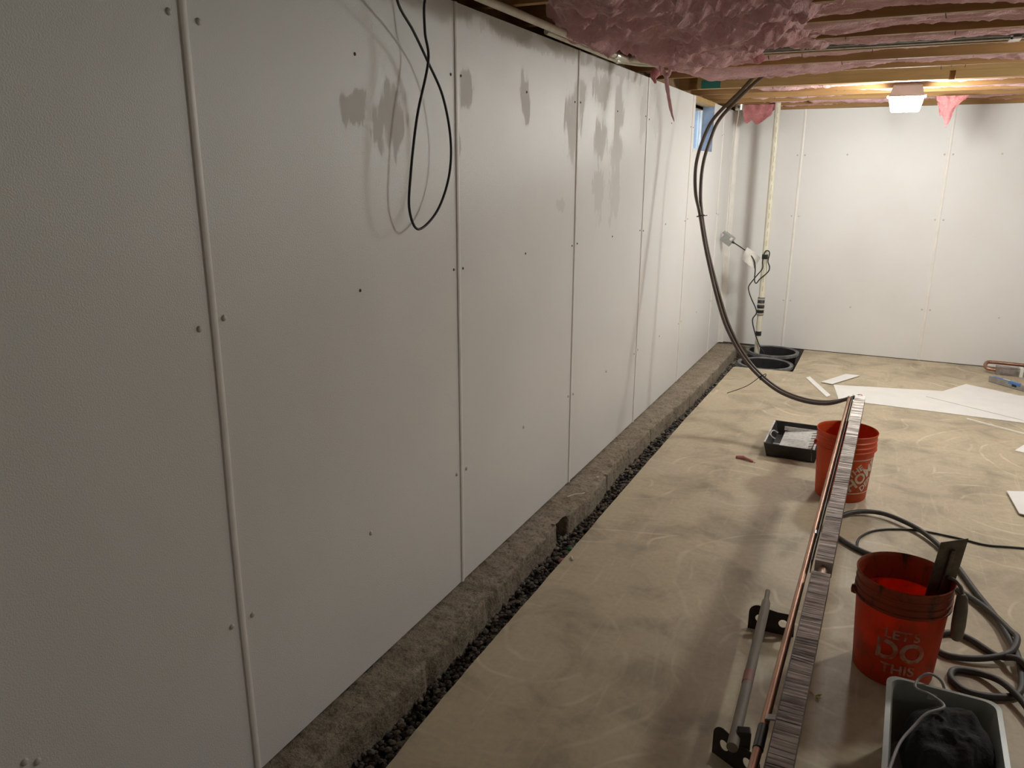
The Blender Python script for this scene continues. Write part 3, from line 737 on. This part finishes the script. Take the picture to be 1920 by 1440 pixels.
MB().obox((.108, 7.672, 1.075), Vector((.010, 0, -.006)), Vector((0, .002, 0)), Vector((.008, 0, .012))).build('plug_window', M['paper'], pg, 0)
MB().obox((.048, 7.69, 1.125), Vector((.022, 0, -.014)), Vector((.002, .018, .003)), Vector((.006, 0, .009))).build('plug_prong_cap', M['plug'], pg, 0, bevel=.003)
MB().tube([(.118, 7.68, 1.05), (.14, 7.68, 1.037)], [.013, .008], 10).build('strain_relief', M['black'], pc, 40)
P = np.zeros((7, 6, 3))
for i in range(7):
    for j in range(6):
        u, v = i/6-.5, j/5-.5; P[i, j] = (.305+u*.13+v*.05, 7.672+.02*math.sin(5*u+3*v), .905-u*.09+v*.11)
Q = P.copy(); Q[:, :, 1] += .002
mb = MB().grid(P).grid(Q)
for s_ in (np.s_[:, 0], np.s_[:, -1], np.s_[0], np.s_[-1]): mb.grid(np.stack([P[s_], Q[s_]], 0))
mb.build('paper_tag', M['paper'], pc, 60)

# ================================================================== TUBING, CORDS
h1 = [(.70, 5.62, 2.40), (.585, 5.6, 2.34), (.465, 5.6, 2.213), (.308, 5.57, 2.046), (.248, 5.53, 1.901), (.223, 5.48, 1.733), (.241, 5.44, 1.557), (.284, 5.42, 1.417), (.353, 5.38, 1.171), (.464, 5.32, .857), (.562, 5.26, .655), (.711, 5.2, .462), (.906, 5.1, .338), (1.084, 5.0, .305), (1.245, 4.93, .321), (1.368, 4.885, .384)]
h2 = [(.78, 5.64, 2.40), (.65, 5.62, 2.332), (.529, 5.62, 2.245), (.347, 5.59, 2.047), (.294, 5.55, 1.901), (.268, 5.5, 1.75), (.27, 5.46, 1.593), (.289, 5.445, 1.434), (.36, 5.405, 1.169), (.48, 5.345, .855), (.58, 5.285, .653), (.728, 5.225, .46), (.922, 5.125, .338), (1.10, 5.025, .308), (1.262, 4.955, .328), (1.425, 4.90, .401)]
tube_a = tag(MB().tube(spline(h1, 8), .0115, 12).build('supply_tube', M['pex'], smooth=60), 'brown plastic tube arcing from ceiling to heater, outer one of the pair', 'tube', 'paired brown tubes')
tube_b = tag(MB().tube(spline(h2, 8), .0115, 12).build('supply_tube', M['pex'], smooth=60), 'brown plastic tube arcing from ceiling to heater, inner one of the pair', 'tube', 'paired brown tubes')
def tie(c, tdir, label, tail):
    c = Vector(c); t = Vector(tdir).normalized(); a = t.orthogonal().normalized(); b = t.cross(a)
    ring = [c+(a*math.cos(q)+b*math.sin(q))*.026 for q in np.linspace(0, 2*PI, 17)[:-1]]
    o = thing('zip_tie', label, 'zip tie', tuple(c))
    MB().tube(ring, .003, 6, closed=True).build('loop', M['black'], o, 60)
    MB().tube(spline(tail, 6), .0025, 6).build('tail', M['black'], o, 60)
tie((.288, 5.43, 1.40), (.07, -.02, -.25), 'short black zip tie binding the brown tubes halfway up', [(.31, 5.43, 1.40), (.335, 5.42, 1.405)])
tie((.83, 5.15, .39), (.2, -.1, -.13), 'black zip tie with a long loose tail binding the brown tubes low down', [(.82, 5.14, .40), (.74, 5.10, .33), (.62, 5.08, .27)])
lp = [(.15, 1.99, 2.34), (.13, 2.032, 2.255), (.08, 2.1, 2.168), (.06, 2.215, 2.102), (.048, 2.315, 2.027), (.055, 2.395, 1.927), (.06, 2.435, 1.791), (.06, 2.42, 1.666), (.055, 2.345, 1.551), (.05, 2.231, 1.495), (.05, 2.179, 1.558), (.055, 2.183, 1.667), (.06, 2.223, 1.848), (.068, 2.286, 2.022), (.07, 2.267, 2.106), (.08, 2.255, 2.196), (.13, 2.236, 2.258), (.15, 2.22, 2.34)]
tag(MB().tube(spline(lp, 8), .0044, 10).build('cable_loop', M['black'], smooth=60), 'thin black cable hanging from the ceiling in a long teardrop loop', 'cable')
H = .012
ho = [(1.379, 3.70, H), (1.36, 3.80, H), (1.385, 3.90, H), (1.471, 4.02, .02), (1.594, 4.060, .025), (1.715, 3.99, .025), (1.805, 3.887, .02), (1.886, 3.708, .016), (1.968, 3.415, H), (2.023, 3.201, .02), (2.056, 2.966, .03), (2.055, 2.80, .02), (2.03, 2.717, H), (1.956, 2.672, H), (1.885, 2.665, H), (1.85, 2.700, H), (1.84, 2.745, H), (1.862, 2.787, H), (1.93, 2.793, .014), (1.994, 2.74, .03), (2.05, 2.62, .03), (2.08, 2.45, H), (2.14, 2.2, H), (2.25, 2.0, H)]
tag(MB().tube(spline(ho, 8), .0115, 12).build('hose', M['hose'], smooth=60), 'thick dark grey hose making the widest loop on the floor behind the stained bucket', 'hose', 'hoses round the stained bucket')
hb2 = [(1.379, 3.745, H), (1.441, 3.676, H), (1.536, 3.593, H), (1.668, 3.546, H), (1.793, 3.476, H), (1.899, 3.405, H), (1.993, 3.27, .02), (2.049, 3.114, .034), (2.063, 3.027, .05), (2.03, 2.939, .034), (1.935, 2.880, .02), (1.84, 2.865, H), (1.80, 2.90, H), (1.80, 2.98, H), (1.86, 3.035, H), (1.92, 3.012, .014), (1.998, 2.941, .012), (2.055, 2.88, .05), (2.12, 2.80, H), (2.25, 2.75, H)]
tag(MB().tube(spline(hb2, 8), .0115, 12).build('hose', M['hose'], smooth=60), 'thick dark grey hose making the inner loop passing beside the trowel handle', 'hose', 'hoses round the stained bucket')
co = [(1.508, 3.63, .006), (1.505, 3.70, .006), (1.520, 3.775, .006), (1.575, 3.870, .006), (1.669, 3.935, .006), (1.79, 3.968, .006), (1.944, 3.956, .006), (2.052, 3.936, .006), (2.205, 3.976, .006), (2.6, 4.05, .006)]
tag(MB().tube(spline(co, 8), .0052, 8).build('power_cord', M['black'], smooth=60), 'thin black cord curling across the floor between the two buckets', 'cord')

# ================================================================== HEATER ELEMENT ON THE BUCKET
he = thing('fin_tube_heater', 'long aluminium fin-tube heater element laid across the orange bucket', 'heater', (1.40, 1.0, .372))
CX = lambda y: 1.3895+(y-1.52)*.01133
RX = lambda y: 1.335+(y-1.663)*.0108
MB().cyl((CX(.93), .93, .401), (CX(4.905), 4.905, .401), .0112, 14).build('core_pipe', M['copper'], he, 60)
rp = MB().cyl((RX(.93), .93, .3835), (RX(4.88), 4.88, .3835), .0112, 16).build('return_pipe', M['copper'], he, 60)
MB().tube(spline([(RX(4.88), 4.86, .3835), (RX(4.9), 4.888, .3835), (RX(4.9)-.008, 4.895, .3835)], 4), .0135, 14).build('elbow', M['copper_dull'], rp, 60)
MB().cyl((RX(1.64), 1.615, .3835), (RX(1.64), 1.70, .3835), .0130, 14).build('tape_wrap', M['black_tape'], rp, 60)
MB().obox((RX(1.72)+.012, 1.725, .398), (.012, .004, 0), (0, .010, 0), (0, 0, .002)).build('tag_tab', M['paper'], rp, 0)
MB().cyl((RX(3.3), 2.85, .3835), (RX(3.3)-.001, 2.88, .3835), .0122, 14).build('solder_ring', M['solder'], rp, 60)
def fins(y0, y1, seed, rough):
    mb = MB(); rg = random.Random(seed); y = y0
    dmg = [(rg.uniform(y0, y1), rg.uniform(.02, .06), rg.uniform(-.5, .5)) for _ in range(int((y1-y0)*rough))]
    while y < y1:
        tilt = rg.uniform(-.06, .06); dz = rg.uniform(-.0012, .0012); skew = rg.uniform(-.0012, .0012); fl_ = .0044
        for c, w, a in dmg:
            k = math.exp(-((y-c)/w)**2); tilt += a*k; dz -= .006*k*abs(a)*rg.uniform(.3, 1.6); skew += .006*k*a
        c = CX(y); hw = .0278; z0, z1 = .3725, .430+dz; sh = math.sin(tilt)*.05
        t = .0005
        # plate
        mb.add([(c-hw, y+t*0-.0, z0), (c+hw, y, z0), (c+hw, y+sh+skew, z1), (c-hw, y+sh-skew, z1), (c-hw, y+t, z0), (c+hw, y+t, z0), (c+hw, y+sh+skew+t, z1), (c-hw, y+sh-skew+t, z1)],
               [(0, 1, 2, 3), (7, 6, 5, 4), (0, 4, 5, 1), (1, 5, 6, 2), (2, 6, 7, 3), (3, 7, 4, 0)])
        # folded lip along the top
        lz = -.0016+rg.uniform(-.0008, .0008)
        mb.add([(c-hw, y+sh-skew, z1), (c+hw, y+sh+skew, z1), (c+hw, y+sh+skew-fl_, z1+lz), (c-hw, y+sh-skew-fl_, z1+lz)], [(0, 1, 2, 3)])
        y += .0052
    return mb
for a, b, s_, r_ in ((.98, 2.48, 1, 4.5), (2.565, 4.83, 2, 9)):
    tag(fins(a, b, s_, r_).build('fin_stack', M['alu'], he, 0), kind='stuff')
MB().cyl((CX(2.52), 2.495, .401), (CX(2.53), 2.55, .401), .0145, 14).build('coupling', M['copper_dull'], he, 60)
for z in (.3735,): MB().box(CX(2.9)-.031, CX(2.9)-.0285, 2.565, 4.83, .375, .425, rz=-.01133, c=(CX(3.7)-.03, 3.7)).build('side_rail', M['bracket'], he, 0)
MB().box(CX(1.75)-.031, CX(1.75)-.0285, .98, 2.48, .375, .425, rz=-.01133, c=(CX(1.73)-.03, 1.73)).build('side_rail', M['bracket'], he, 0)

# second element lying by the back wall
h2_ = thing('fin_tube_heater', 'short fin-tube element with copper return bend on the floor by the back wall', 'heater', (2.45, 7.75, 0))
MB().tube(spline([(2.47, 7.735, .036), (2.41, 7.735, .036), (2.375, 7.755, .044), (2.37, 7.80, .06), (2.385, 7.845, .072), (2.42, 7.86, .075), (2.6, 7.86, .075), (3.6, 7.86, .06)], 6), .0155, 14).build('copper_bend', M['copper'], h2_, 60)
mb = MB(); x = 2.46; rg = random.Random(4)
while x < 3.6:
    k = rg.uniform(-.001, .001); mb.box(x+k, x+k+.0035, 7.700, 7.768, .002, .072); x += .0062
tag(mb.build('fin_stack', M['alu'], h2_, 0), kind='stuff')
MB().box(2.445, 2.472, 7.698, 7.770, .0, .074).build('end_bracket', M['solder'], h2_, 0)
MB().box(2.62, 2.645, 7.696, 7.772, .0, .076).build('tape_band', M['vial'], h2_, 0)

# ---- grey pipe on two black brackets, on the floor by the heater
br = thing('bracket_pipe', 'dusty grey pipe resting on two black hole-punched brackets on the floor', 'pipe', (1.23, 2.4, 0))
arc = lambda cx, cy, r, a0, a1, n=6: [(cx+r*math.cos(a), cy+r*math.sin(a)) for a in np.linspace(a0, a1, n)]
def bracket(cx, y, rz):
    outl = [(-.083, 0), (.083, 0), (.083, .06)]+arc(.055, .062, .028, 0, PI/2)+[(.02, .090), (-.02, .096)]+arc(-.050, .070, .033, PI/2, PI)
    ca, sa = math.cos(rz), math.sin(rz)
    to3 = lambda p, d: (cx+p[0]*ca-d*sa, y+p[0]*sa+d*ca, p[1])
    b = fill_plate(outl, [(-.042, .05, .0165), (.042, .047, .0165)], to3, -.0015, .0015).build('bracket', M['bracket'], br, 0)
bracket(1.240, 2.755, .06); bracket(1.245, 1.985, -.5)
MB().tube([(1.206, 2.87, .105), (1.210, 2.80, .109), (1.213, 2.77, .1105), (1.216, 2.70, .112), (1.237, 2.05, .112), (1.240, 1.93, .112)], [.009, .009, .016, .0165, .0165, .0165], 16).build('grey_pipe', M['dusty_pipe'], br, 40)
MB().cyl((1.228, 2.30, .112), (1.230, 2.24, .112), .0172, 16).build('red_tape', M['red_tape'], br, 60)
MB().obox((1.262, 1.99, .105), (.018, .006, 0), (-.004, .012, .004), (0, 0, .03)).build('clamp_block', M['bracket'], br, 0, bevel=.004)

# ================================================================== BUCKETS
def bucket_r(z): return .128+(.1475-.128)*z/.36
def bucket(cx, cy, label, mat, rimmat, notch):
    t = thing('bucket', label, 'bucket', (cx, cy, 0), 'five gallon buckets')
    prof = [(.001, .004), (.118, .004), (.124, .0), (.128, .006), (bucket_r(.30), .272), (.148, .276), (.1535, .279), (.1535, .285), (.148, .288), (.1475, .300), (.1525, .303), (.1525, .309), (.148, .312), (.148, .326), (.1515, .330), (.1515, .336), (.1485, .339), (.1490, .358), (.1525, .362), (.1535, .368), (.151, .371), (.1485, .369), (.1450, .355), (bucket_r(.27)-.003, .27), (.125, .010), (.001, .010)]
    k = 4
    body = prof[:k+1]+prof[-3:]
    MB().lathe((cx, cy, 0), [(r, z) for r, z in prof[:5]]+[(bucket_r(.30)-.0025, .272), (.1255, .010), (.001, .010)], 56).build('body', mat, t, 40)
    MB().lathe((cx, cy, 0), [(bucket_r(.30), .272)]+prof[5:22]+[(.1455, .355), (.1440, .30), (bucket_r(.30)-.0025, .272)], 56).build('rim', rimmat, t, 40)
    return t
b1 = bucket(1.392, 4.295, 'bright orange bucket with a cream square logo, heater element resting on its rim', M['bucket_a'], M['bucket_a'], 0)
b2 = bucket(1.656, 2.722, 'stained red-orange bucket with worn stencil lettering and a muddy rim', M['bucket_b'], M['bucket_rim_b'], 0)
def wrap(t, cx, cy, verts, faces, a0, zc, name, mat, lift=.002):
    """wrap flat (u, v) artwork on to the bucket wall; a0 = direction it faces"""
    vs = []
    for u, v in verts:
        z = zc+v; r = bucket_r(z)+lift; a = a0+u/r; vs.append((cx+r*math.cos(a), cy+r*math.sin(a), z))
    return MB().add(vs, faces).build(name, mat, t, 60)
def frame_uv(w, h, lw, n=24):
    v, f = [], []
    def strip(p, q, nn, wx, wy):
        k = len(v)
        for i in range(nn+1):
            a = i/nn; x = p[0]+(q[0]-p[0])*a; y = p[1]+(q[1]-p[1])*a; v.append((x-wx, y-wy)); v.append((x+wx, y+wy))
        for i in range(nn): f.append((k+2*i, k+2*i+1, k+2*i+3, k+2*i+2))
    strip((-w, -h), (w, -h), n, 0, lw); strip((-w, h), (w, h), n, 0, lw); strip((-w, -h), (-w, h), 8, lw, 0); strip((w, -h), (w, h), 8, lw, 0)
    return v, f
A1 = -PI/2+math.radians(50)
v, f = frame_uv(.098, .094, .0026); wrap(b1, 1.392, 4.295, v, f, A1, .150, 'logo_frame', M['letter_a'])
rot = math.radians(40); cr, sr = math.cos(rot), math.sin(rot)
for body, size, du_, dv, off, sq in (('THE', .046, -.020, .057, .0014, 1.05), ('HOME', .084, .0, .004, .0026, .92), ('DEPOT', .046, .020, -.052, .0014, 1.05)):
    v, f = text_tris(body, size, off)
    v = [(du_+x*sq, dv+y) for x, y in v]
    vv = [(x*cr-y*sr, x*sr+y*cr) for x, y in v]
    wrap(b1, 1.392, 4.295, vv, f, A1, .150, 'logo_lettering', M['letter_a'])
A2 = -PI/2+math.radians(4)
for body, size, zc, off, sq in (("LET'S", .048, .205, .0008, 1.05), ('DO', .105, .140, .003, .95), ('THIS', .050, .072, .0012, 1.05)):
    v, f = text_tris(body, size, off); wrap(b2, 1.656, 2.722, [(x*sq, y) for x, y in v], f, A2, zc, 'stencil_lettering', M['letter_b'])
# wire bail hanging on the far-left side of the orange bucket
ba = [(1.392-.157, 4.295+.0, .283)]
bail = spline([(1.236, 4.30, .284), (1.222, 4.25, .20), (1.225, 4.19, .125), (1.25, 4.145, .07), (1.29, 4.125, .05), (1.37, 4.11, .045), (1.44, 4.115, .05)], 6)
MB().tube([(1.239, 4.27, .283), (1.225, 4.26, .24), (1.228, 4.30, .19), (1.226, 4.36, .14)], .0022, 6).build('wire_handle', M['wire'], b1, 60)
inst('handle_ear', MB().lathe((0, 0, 0), [(.001, .006), (.012, .005), (.014, 0), (.014, -.006)], 12).mesh('handle_ear', M['bucket_a']), (1.392-.153, 4.275, .283), b1, (0, -PI/2, 0))
inst('handle_ear', MB().lathe((0, 0, 0), [(.001, .012), (.014, .010), (.017, 0), (.017, -.008)], 12).mesh('handle_ear', M['bucket_rim_b']), (1.656-.150, 2.70, .283), b2, (0, -PI/2, 0))

# ---- trowel standing in the stained bucket, handle hanging outside
tw = thing('trowel', 'muddy square trowel propped in the stained bucket with its handle outside', 'trowel', (1.78, 2.70, .25))
bw = Vector((.040, .018, .008)); bh = Vector((.012, .0, .115)); nrm_ = bw.cross(bh).normalized()
MB().obox((1.772, 2.742, .395), bw, nrm_*.0012, bh).build('blade', M['trowel'], tw, 0)
MB().obox((1.776, 2.737, .39), bw.normalized()*.007, nrm_*.005, bh*.75).build('blade_spine', M['trowel'], tw, 0, bevel=.002)
MB().tube(spline([(1.785, 2.735, .375), (1.79, 2.715, .384), (1.808, 2.69, .384), (1.818, 2.672, .374), (1.822, 2.665, .35)], 6), .0065, 10).build('tang', M['trowel'], tw, 60)
MB().tube([(1.822, 2.664, .362), (1.823, 2.664, .350), (1.825, 2.663, .31), (1.826, 2.662, .25), (1.826, 2.661, .205), (1.826, 2.661, .196)], [.010, .017, .0205, .0215, .0185, .012], 16).build('handle', M['handle'], tw, 40)

# ================================================================== PAINT TRAY
ty = thing('paint_tray', 'black paint tray with dried white paint behind the orange bucket', 'paint tray', (1.08, 4.95, 0))
x0, x1, y0, y1, zt = .925, 1.245, 4.705, 5.215, .088
tr = MB()
t_ = .006
tr.add([(x0+.02, y0+.02, 0), (x1-.02, y0+.02, 0), (x1-.02, y1-.02, 0), (x0+.02, y1-.02, 0), (x0, y0, zt), (x1, y0, zt), (x1, y1, zt), (x0, y1, zt),
        (x0+t_, y0+t_, zt), (x1-t_, y0+t_, zt), (x1-t_, y1-t_, zt), (x0+t_, y1-t_, zt), (x0+.028, y0+.05, .006), (x1-.028, y0+.05, .006), (x1-.028, y1-.05, .006), (x0+.028, y1-.05, .006)],
       [(3, 2, 1, 0), (0, 1, 5, 4), (1, 2, 6, 5), (2, 3, 7, 6), (3, 0, 4, 7), (4, 5, 9, 8), (5, 6, 10, 9), (6, 7, 11, 10), (7, 4, 8, 11), (8, 9, 13, 12), (9, 10, 14, 13), (10, 11, 15, 14), (11, 8, 12, 15), (12, 13, 14, 15)])
tr.build('tray_shell', M['tray'], ty, 0, bevel=.004)
ramp = MB(); xs = np.linspace(x0+.075, x1-.03, 10); pts = [(x0+.075, .008)]+[(float(x), float(.03+.036*(x-x0-.075)/.21)) for x in xs]+[(x1-.03, .008)]
ramp.prism(pts, XZ, y0+.042, y1-.042); ramp.build('ramp', M['paint'], ty, 0)
for k in range(7):
    yy = y0+.08+k*.055
    MB().obox((x1-.055, yy, .066), (.016, 0, .004), (0, .010, 0), (0, 0, .005)).build('ramp_ridge', M['paint'], ty, 0, bevel=.002)
MB().tube(spline([(x0+.045, y0+.20, .058), (x0+.02, y0+.20, .07), (x0+.008, y0+.24, .074), (x0+.008, y0+.29, .074), (x0+.02, y0+.33, .07), (x0+.045, y0+.33, .058)], 5), .005, 8).build('paint_drip_ring', M['paint'], ty, 60)
MB().box(x0-.002, x0+.007, y0+.02, y1-.02, zt-.002, zt+.002).build('paint_edge', M['paint'], ty, 0)
for a_ in (y0+.040, y1-.046): MB().box(x0+.07, x1-.02, a_, a_+.006, .04, .066).build('paint_line', M['paint'], ty, 0)
MB().box(x0+.036, x0+.078, y0+.19, y0+.20, .006, .03).build('well_divider', M['paint'], ty, 0)

# ================================================================== OFFCUTS ON THE FLOOR
def sheet(name, pts, z0, z1, label, cat, mat='white_sheet', group=None):
    return tag(MB().prism(pts, XY, z0, z1).build(name, M[mat], smooth=0), label, cat, group)
G = 'white panel offcuts on the floor'
sheet('panel_offcut', [(.971, 6.83), (.998, 6.89), (1.203, 6.343), (1.176, 6.281)], .001, .005, 'narrow white panel strip lying slantwise left of the large white sheet', 'offcut', group=G)
sheet('panel_offcut', [(1.099, 6.72), (1.272, 7.103), (1.385, 7.10), (1.188, 6.69)], .006, .010, 'small white parallelogram offcut at the corner of the large white sheet', 'offcut', group=G)
sheet('panel_offcut', [(1.200, 6.69), (2.60, 7.02), (2.66, 6.20), (1.266, 6.245)], .001, .005, 'large long white panel sheet lying flat on the floor', 'offcut', group=G)
sheet('panel_offcut', [(1.876, 6.632), (2.185, 7.19), (3.1, 6.66), (2.80, 6.05)], .006, .010, 'big white panel piece overlapping the long sheet at the right', 'offcut', group=G)
sheet('panel_offcut', [(2.342, 5.512), (2.409, 5.665), (2.62, 5.60), (2.55, 5.44)], .001, .005, 'small white offcut at the right edge below the thin trim stick', 'offcut', group=G)
sheet('panel_offcut', [(2.213, 4.71), (2.62, 4.87), (2.60, 4.30), (2.235, 4.40)], .010, .014, 'white panel piece at the right edge casting a shadow beside the hose', 'offcut', group=G)
a = Vector((2.118, 6.118, 0)); b = Vector((2.62, 5.80, 0)); d_ = (b-a).normalized(); n_ = Vector((-d_.y, d_.x, 0))*.011
tag(MB().prism([(-1, 0), (1, 0), (.8, .7), (-.8, .7)], lambda p, d: tuple(a+(b-a)*d+n_*p[0]+Vector((0, 0, .001+p[1]*.014))), 0, 1).build('trim_stick', M['trim_white'], smooth=0), 'thin cream trim stick lying below the big white sheets', 'trim')
lv = thing('spirit_level', 'grey and blue spirit level lying by the white sheets', 'level', (2.49, 7.29, 0))
la = Vector((2.372, 7.415, 0)); lb = Vector((2.60, 7.165, 0)); ld = (lb-la); ln = Vector((-ld.y, ld.x, 0)).normalized()
mid = (la+lb)/2
MB().obox(mid+Vector((0, 0, .026)), ld*.5, ln*.012, Vector((0, 0, .025))).build('level_body', M['grey_metal'], lv, 0, bevel=.004)
MB().obox(la+ld*.48+Vector((0, 0, .0525)), ld*.36, ln*.0125, Vector((0, 0, .002))).build('blue_face', M['blue'], lv, 0)
MB().obox(la+ld*.47+Vector((0, 0, .0555)), ld*.09, ln*.006, Vector((0, 0, .0015))).build('vial', M['vial'], lv, 0)
MB().obox(la+ld*.72+Vector((0, 0, .028))-ln*.0125, ld*.06, ln*.001, Vector((0, 0, .010))).build('end_vial', M['black'], lv, 0)
MB().obox(la+ld*.72+Vector((0, 0, .042))-ln*.0125, ld*.16, ln*.001, Vector((0, 0, .010))).build('blue_side', M['blue'], lv, 0)

# ================================================================== TUB WITH BLACK CLOTH
tb = thing('plastic_tub', 'grey-green open plastic tub in the near right corner', 'tub', (1.76, 2.15, 0))
def rrect(cx, cy, hx, hy, r, rz, n=5):
    pts = []
    for sx, sy, a0 in ((1, 1, 0), (-1, 1, PI/2), (-1, -1, PI), (1, -1, 1.5*PI)):
        pts += [(sx*(hx-r)+r*math.cos(a0+PI/2*i/n), sy*(hy-r)+r*math.sin(a0+PI/2*i/n)) for i in range(n+1)]
    return [(cx+x*math.cos(rz)-y*math.sin(rz), cy+x*math.sin(rz)+y*math.cos(rz)) for x, y in pts]
TC = (1.768, 2.115); TR = -.02
rings = [(.118, .205, 0.0), (.138, .230, .185), (.150, .242, .187), (.150, .242, .196), (.136, .228, .198), (.132, .224, .185), (.113, .2, .006)]
lo = [[(x, y, z) for x, y in rrect(TC[0], TC[1], hx, hy, .035, TR)] for hx, hy, z in rings]
mb = MB(); n = len(lo[0])
for r_ in lo: mb.v += r_
for k in range(len(lo)-1): mb.f += [(k*n+i, k*n+(i+1) % n, (k+1)*n+(i+1) % n, (k+1)*n+i) for i in range(n)]
mb.f += [tuple(range(n))[::-1], tuple(range((len(lo)-1)*n, len(lo)*n))]
mb.build('tub_shell', M['tub'], tb, 40)
MB().obox((TC[0]-.02, TC[1]+.2225, .165), (.012, 0, 0), (0, .0012, .002), (0, 0, .014)).build('tub_label', M['paper'], tb, 0)
# crumpled black cloth bag in the tub
U, V = np.meshgrid(np.linspace(0, 1, 60), np.linspace(0, 1, 60), indexing='ij')
th = U*2*PI; ph = V*PI
R_ = 1+.12*np.sin(2*th+1)*np.sin(ph)+.5*np.sin(ph)*(ridged(np.cos(th)*1.3*np.sin(ph)+4, np.sin(th)*1.3*np.sin(ph)+V*2.2, 51, 3)-.62)
X = TC[0]+.012+.100*R_*np.sin(ph)*np.cos(th); Y = TC[1]+.02+.150*R_*np.sin(ph)*np.sin(th); Z = .125+.105*np.sign(np.cos(ph))*np.abs(np.cos(ph))**.7*(1+.7*(ridged(X*9, Y*7, 57, 3)-.62))+.02*np.sin(ph)*np.sin(th)
X[-1] = X[0]; Y[-1] = Y[0]; Z[-1] = Z[0]
tag(MB().grid(np.stack([X, Y, Z], -1)).build('cloth_bag', M['cloth'], smooth=180), 'crumpled black cloth bag bundled inside the grey-green tub', 'bag')
gc = [(1.815, 2.50, .012), (1.80, 2.42, .10), (1.775, 2.395, .19), (1.735, 2.375, .222), (1.705, 2.345, .21), (1.70, 2.30, .21), (1.735, 2.25, .232), (1.765, 2.20, .238), (1.72, 2.15, .235), (1.69, 2.10, .22), (1.655, 2.02, .212), (1.63, 1.90, .21)]
tag(MB().tube(spline(gc, 8), .0042, 8).build('grey_cord', M['cord_grey'], smooth=60), 'thin grey cord draped over the black cloth and tub rim', 'cord')

# ================================================================== SMALL DEBRIS
def crumb(name, c, s, seed, mat, label, cat, group=None):
    v, f = rock(seed, 1.0)
    return tag(MB().add([(c[0]+x*s[0], c[1]+y*s[1], c[2]+z*s[2]) for x, y, z in v], f).build(name, M[mat], smooth=180), label, cat, group)
tuft_o = MB().tube(spline([(.782, 4.60, .004), (.82, 4.605, .010), (.86, 4.585, .010), (.905, 4.565, .003)], 6), [.003]*1+[.012]*8+[.008]*7+[.002]*3, 10)
tag(tuft_o.build('insulation_scrap', M['pink_deep'], smooth=180), 'small pink insulation scrap on the bare floor left of the paint tray', 'scrap')
crumb('insulation_scrap', (.255, 3.10, -.10), (.028, .035, .014), 3, 'pink_deep', 'pink insulation scrap lying in the gravel below the footing notch', 'scrap')
crumb('bottle_cap', (.245, 3.22, -.095), (.018, .018, .013), 5, 'green', 'small green plastic cap in the gravel beside the footing notch', 'cap')
tag(MB().tube(spline([(.345, 2.975, .004), (.352, 2.961, .006), (.36, 2.945, .004)], 3), .0045, 6).build('wood_chip', M['chip'], smooth=60), 'tiny pale stick on the slab edge near the footing notch', 'chip')
crumb('chip', (.03, 4.523, .0), (.014, .012, .006), 7, 'chip', 'small pink-white chip on the footing against the wall', 'chip', 'pale chips on the footing')
crumb('chip', (.128, 3.93, .0), (.014, .012, .006), 8, 'chip', 'small white chip at the outer edge of the footing', 'chip', 'pale chips on the footing')
tag(MB().tube(spline([(.075, 3.60, -.002), (.10, 3.635, .003), (.128, 3.665, .002), (.14, 3.69, -.001)], 4), .0032, 6).build('curled_shaving', M['trim_white'], smooth=60), 'thin pale curled shaving lying across the footing', 'shaving')
lf = thing('dry_leaf', 'small dry yellow leaf on the floor beside the heater', 'leaf', (1.43, 2.43, 0))
for k, (ang, L_) in enumerate(((2.6, .034), (.6, .026), (-.9, .022))):
    e = Vector((math.cos(ang), math.sin(ang), .1)); s_ = Vector((-math.sin(ang), math.cos(ang), 0)); c0 = Vector((1.428, 2.43, .004))
    MB().add([tuple(c0), tuple(c0+e*L_*.5+s_*.007), tuple(c0+e*L_), tuple(c0+e*L_*.5-s_*.007), tuple(c0+e*L_*.5+Vector((0, 0, .004)))], [(0, 1, 4), (1, 2, 4), (2, 3, 4), (3, 0, 4), (0, 3, 2, 1)]).build('leaf_blade', M['leaf'], lf, 0)
crumb('grit', (1.345, 2.52, .002), (.004, .004, .003), 9, 'stone_b', 'tiny dark grit speck on the floor left of the heater', 'grit')
# rear fill: unseen copy of the fixture, added to lift the ambient light
lamp(4.3, -0.3, 2.284, M['lens_fill'], 'dim fill lamp added out of view over the near end of the room')
lamp(2.92, 4.62, 2.284, M['lens_side'], 'square grey ceiling lamp over the right-hand side of the room')
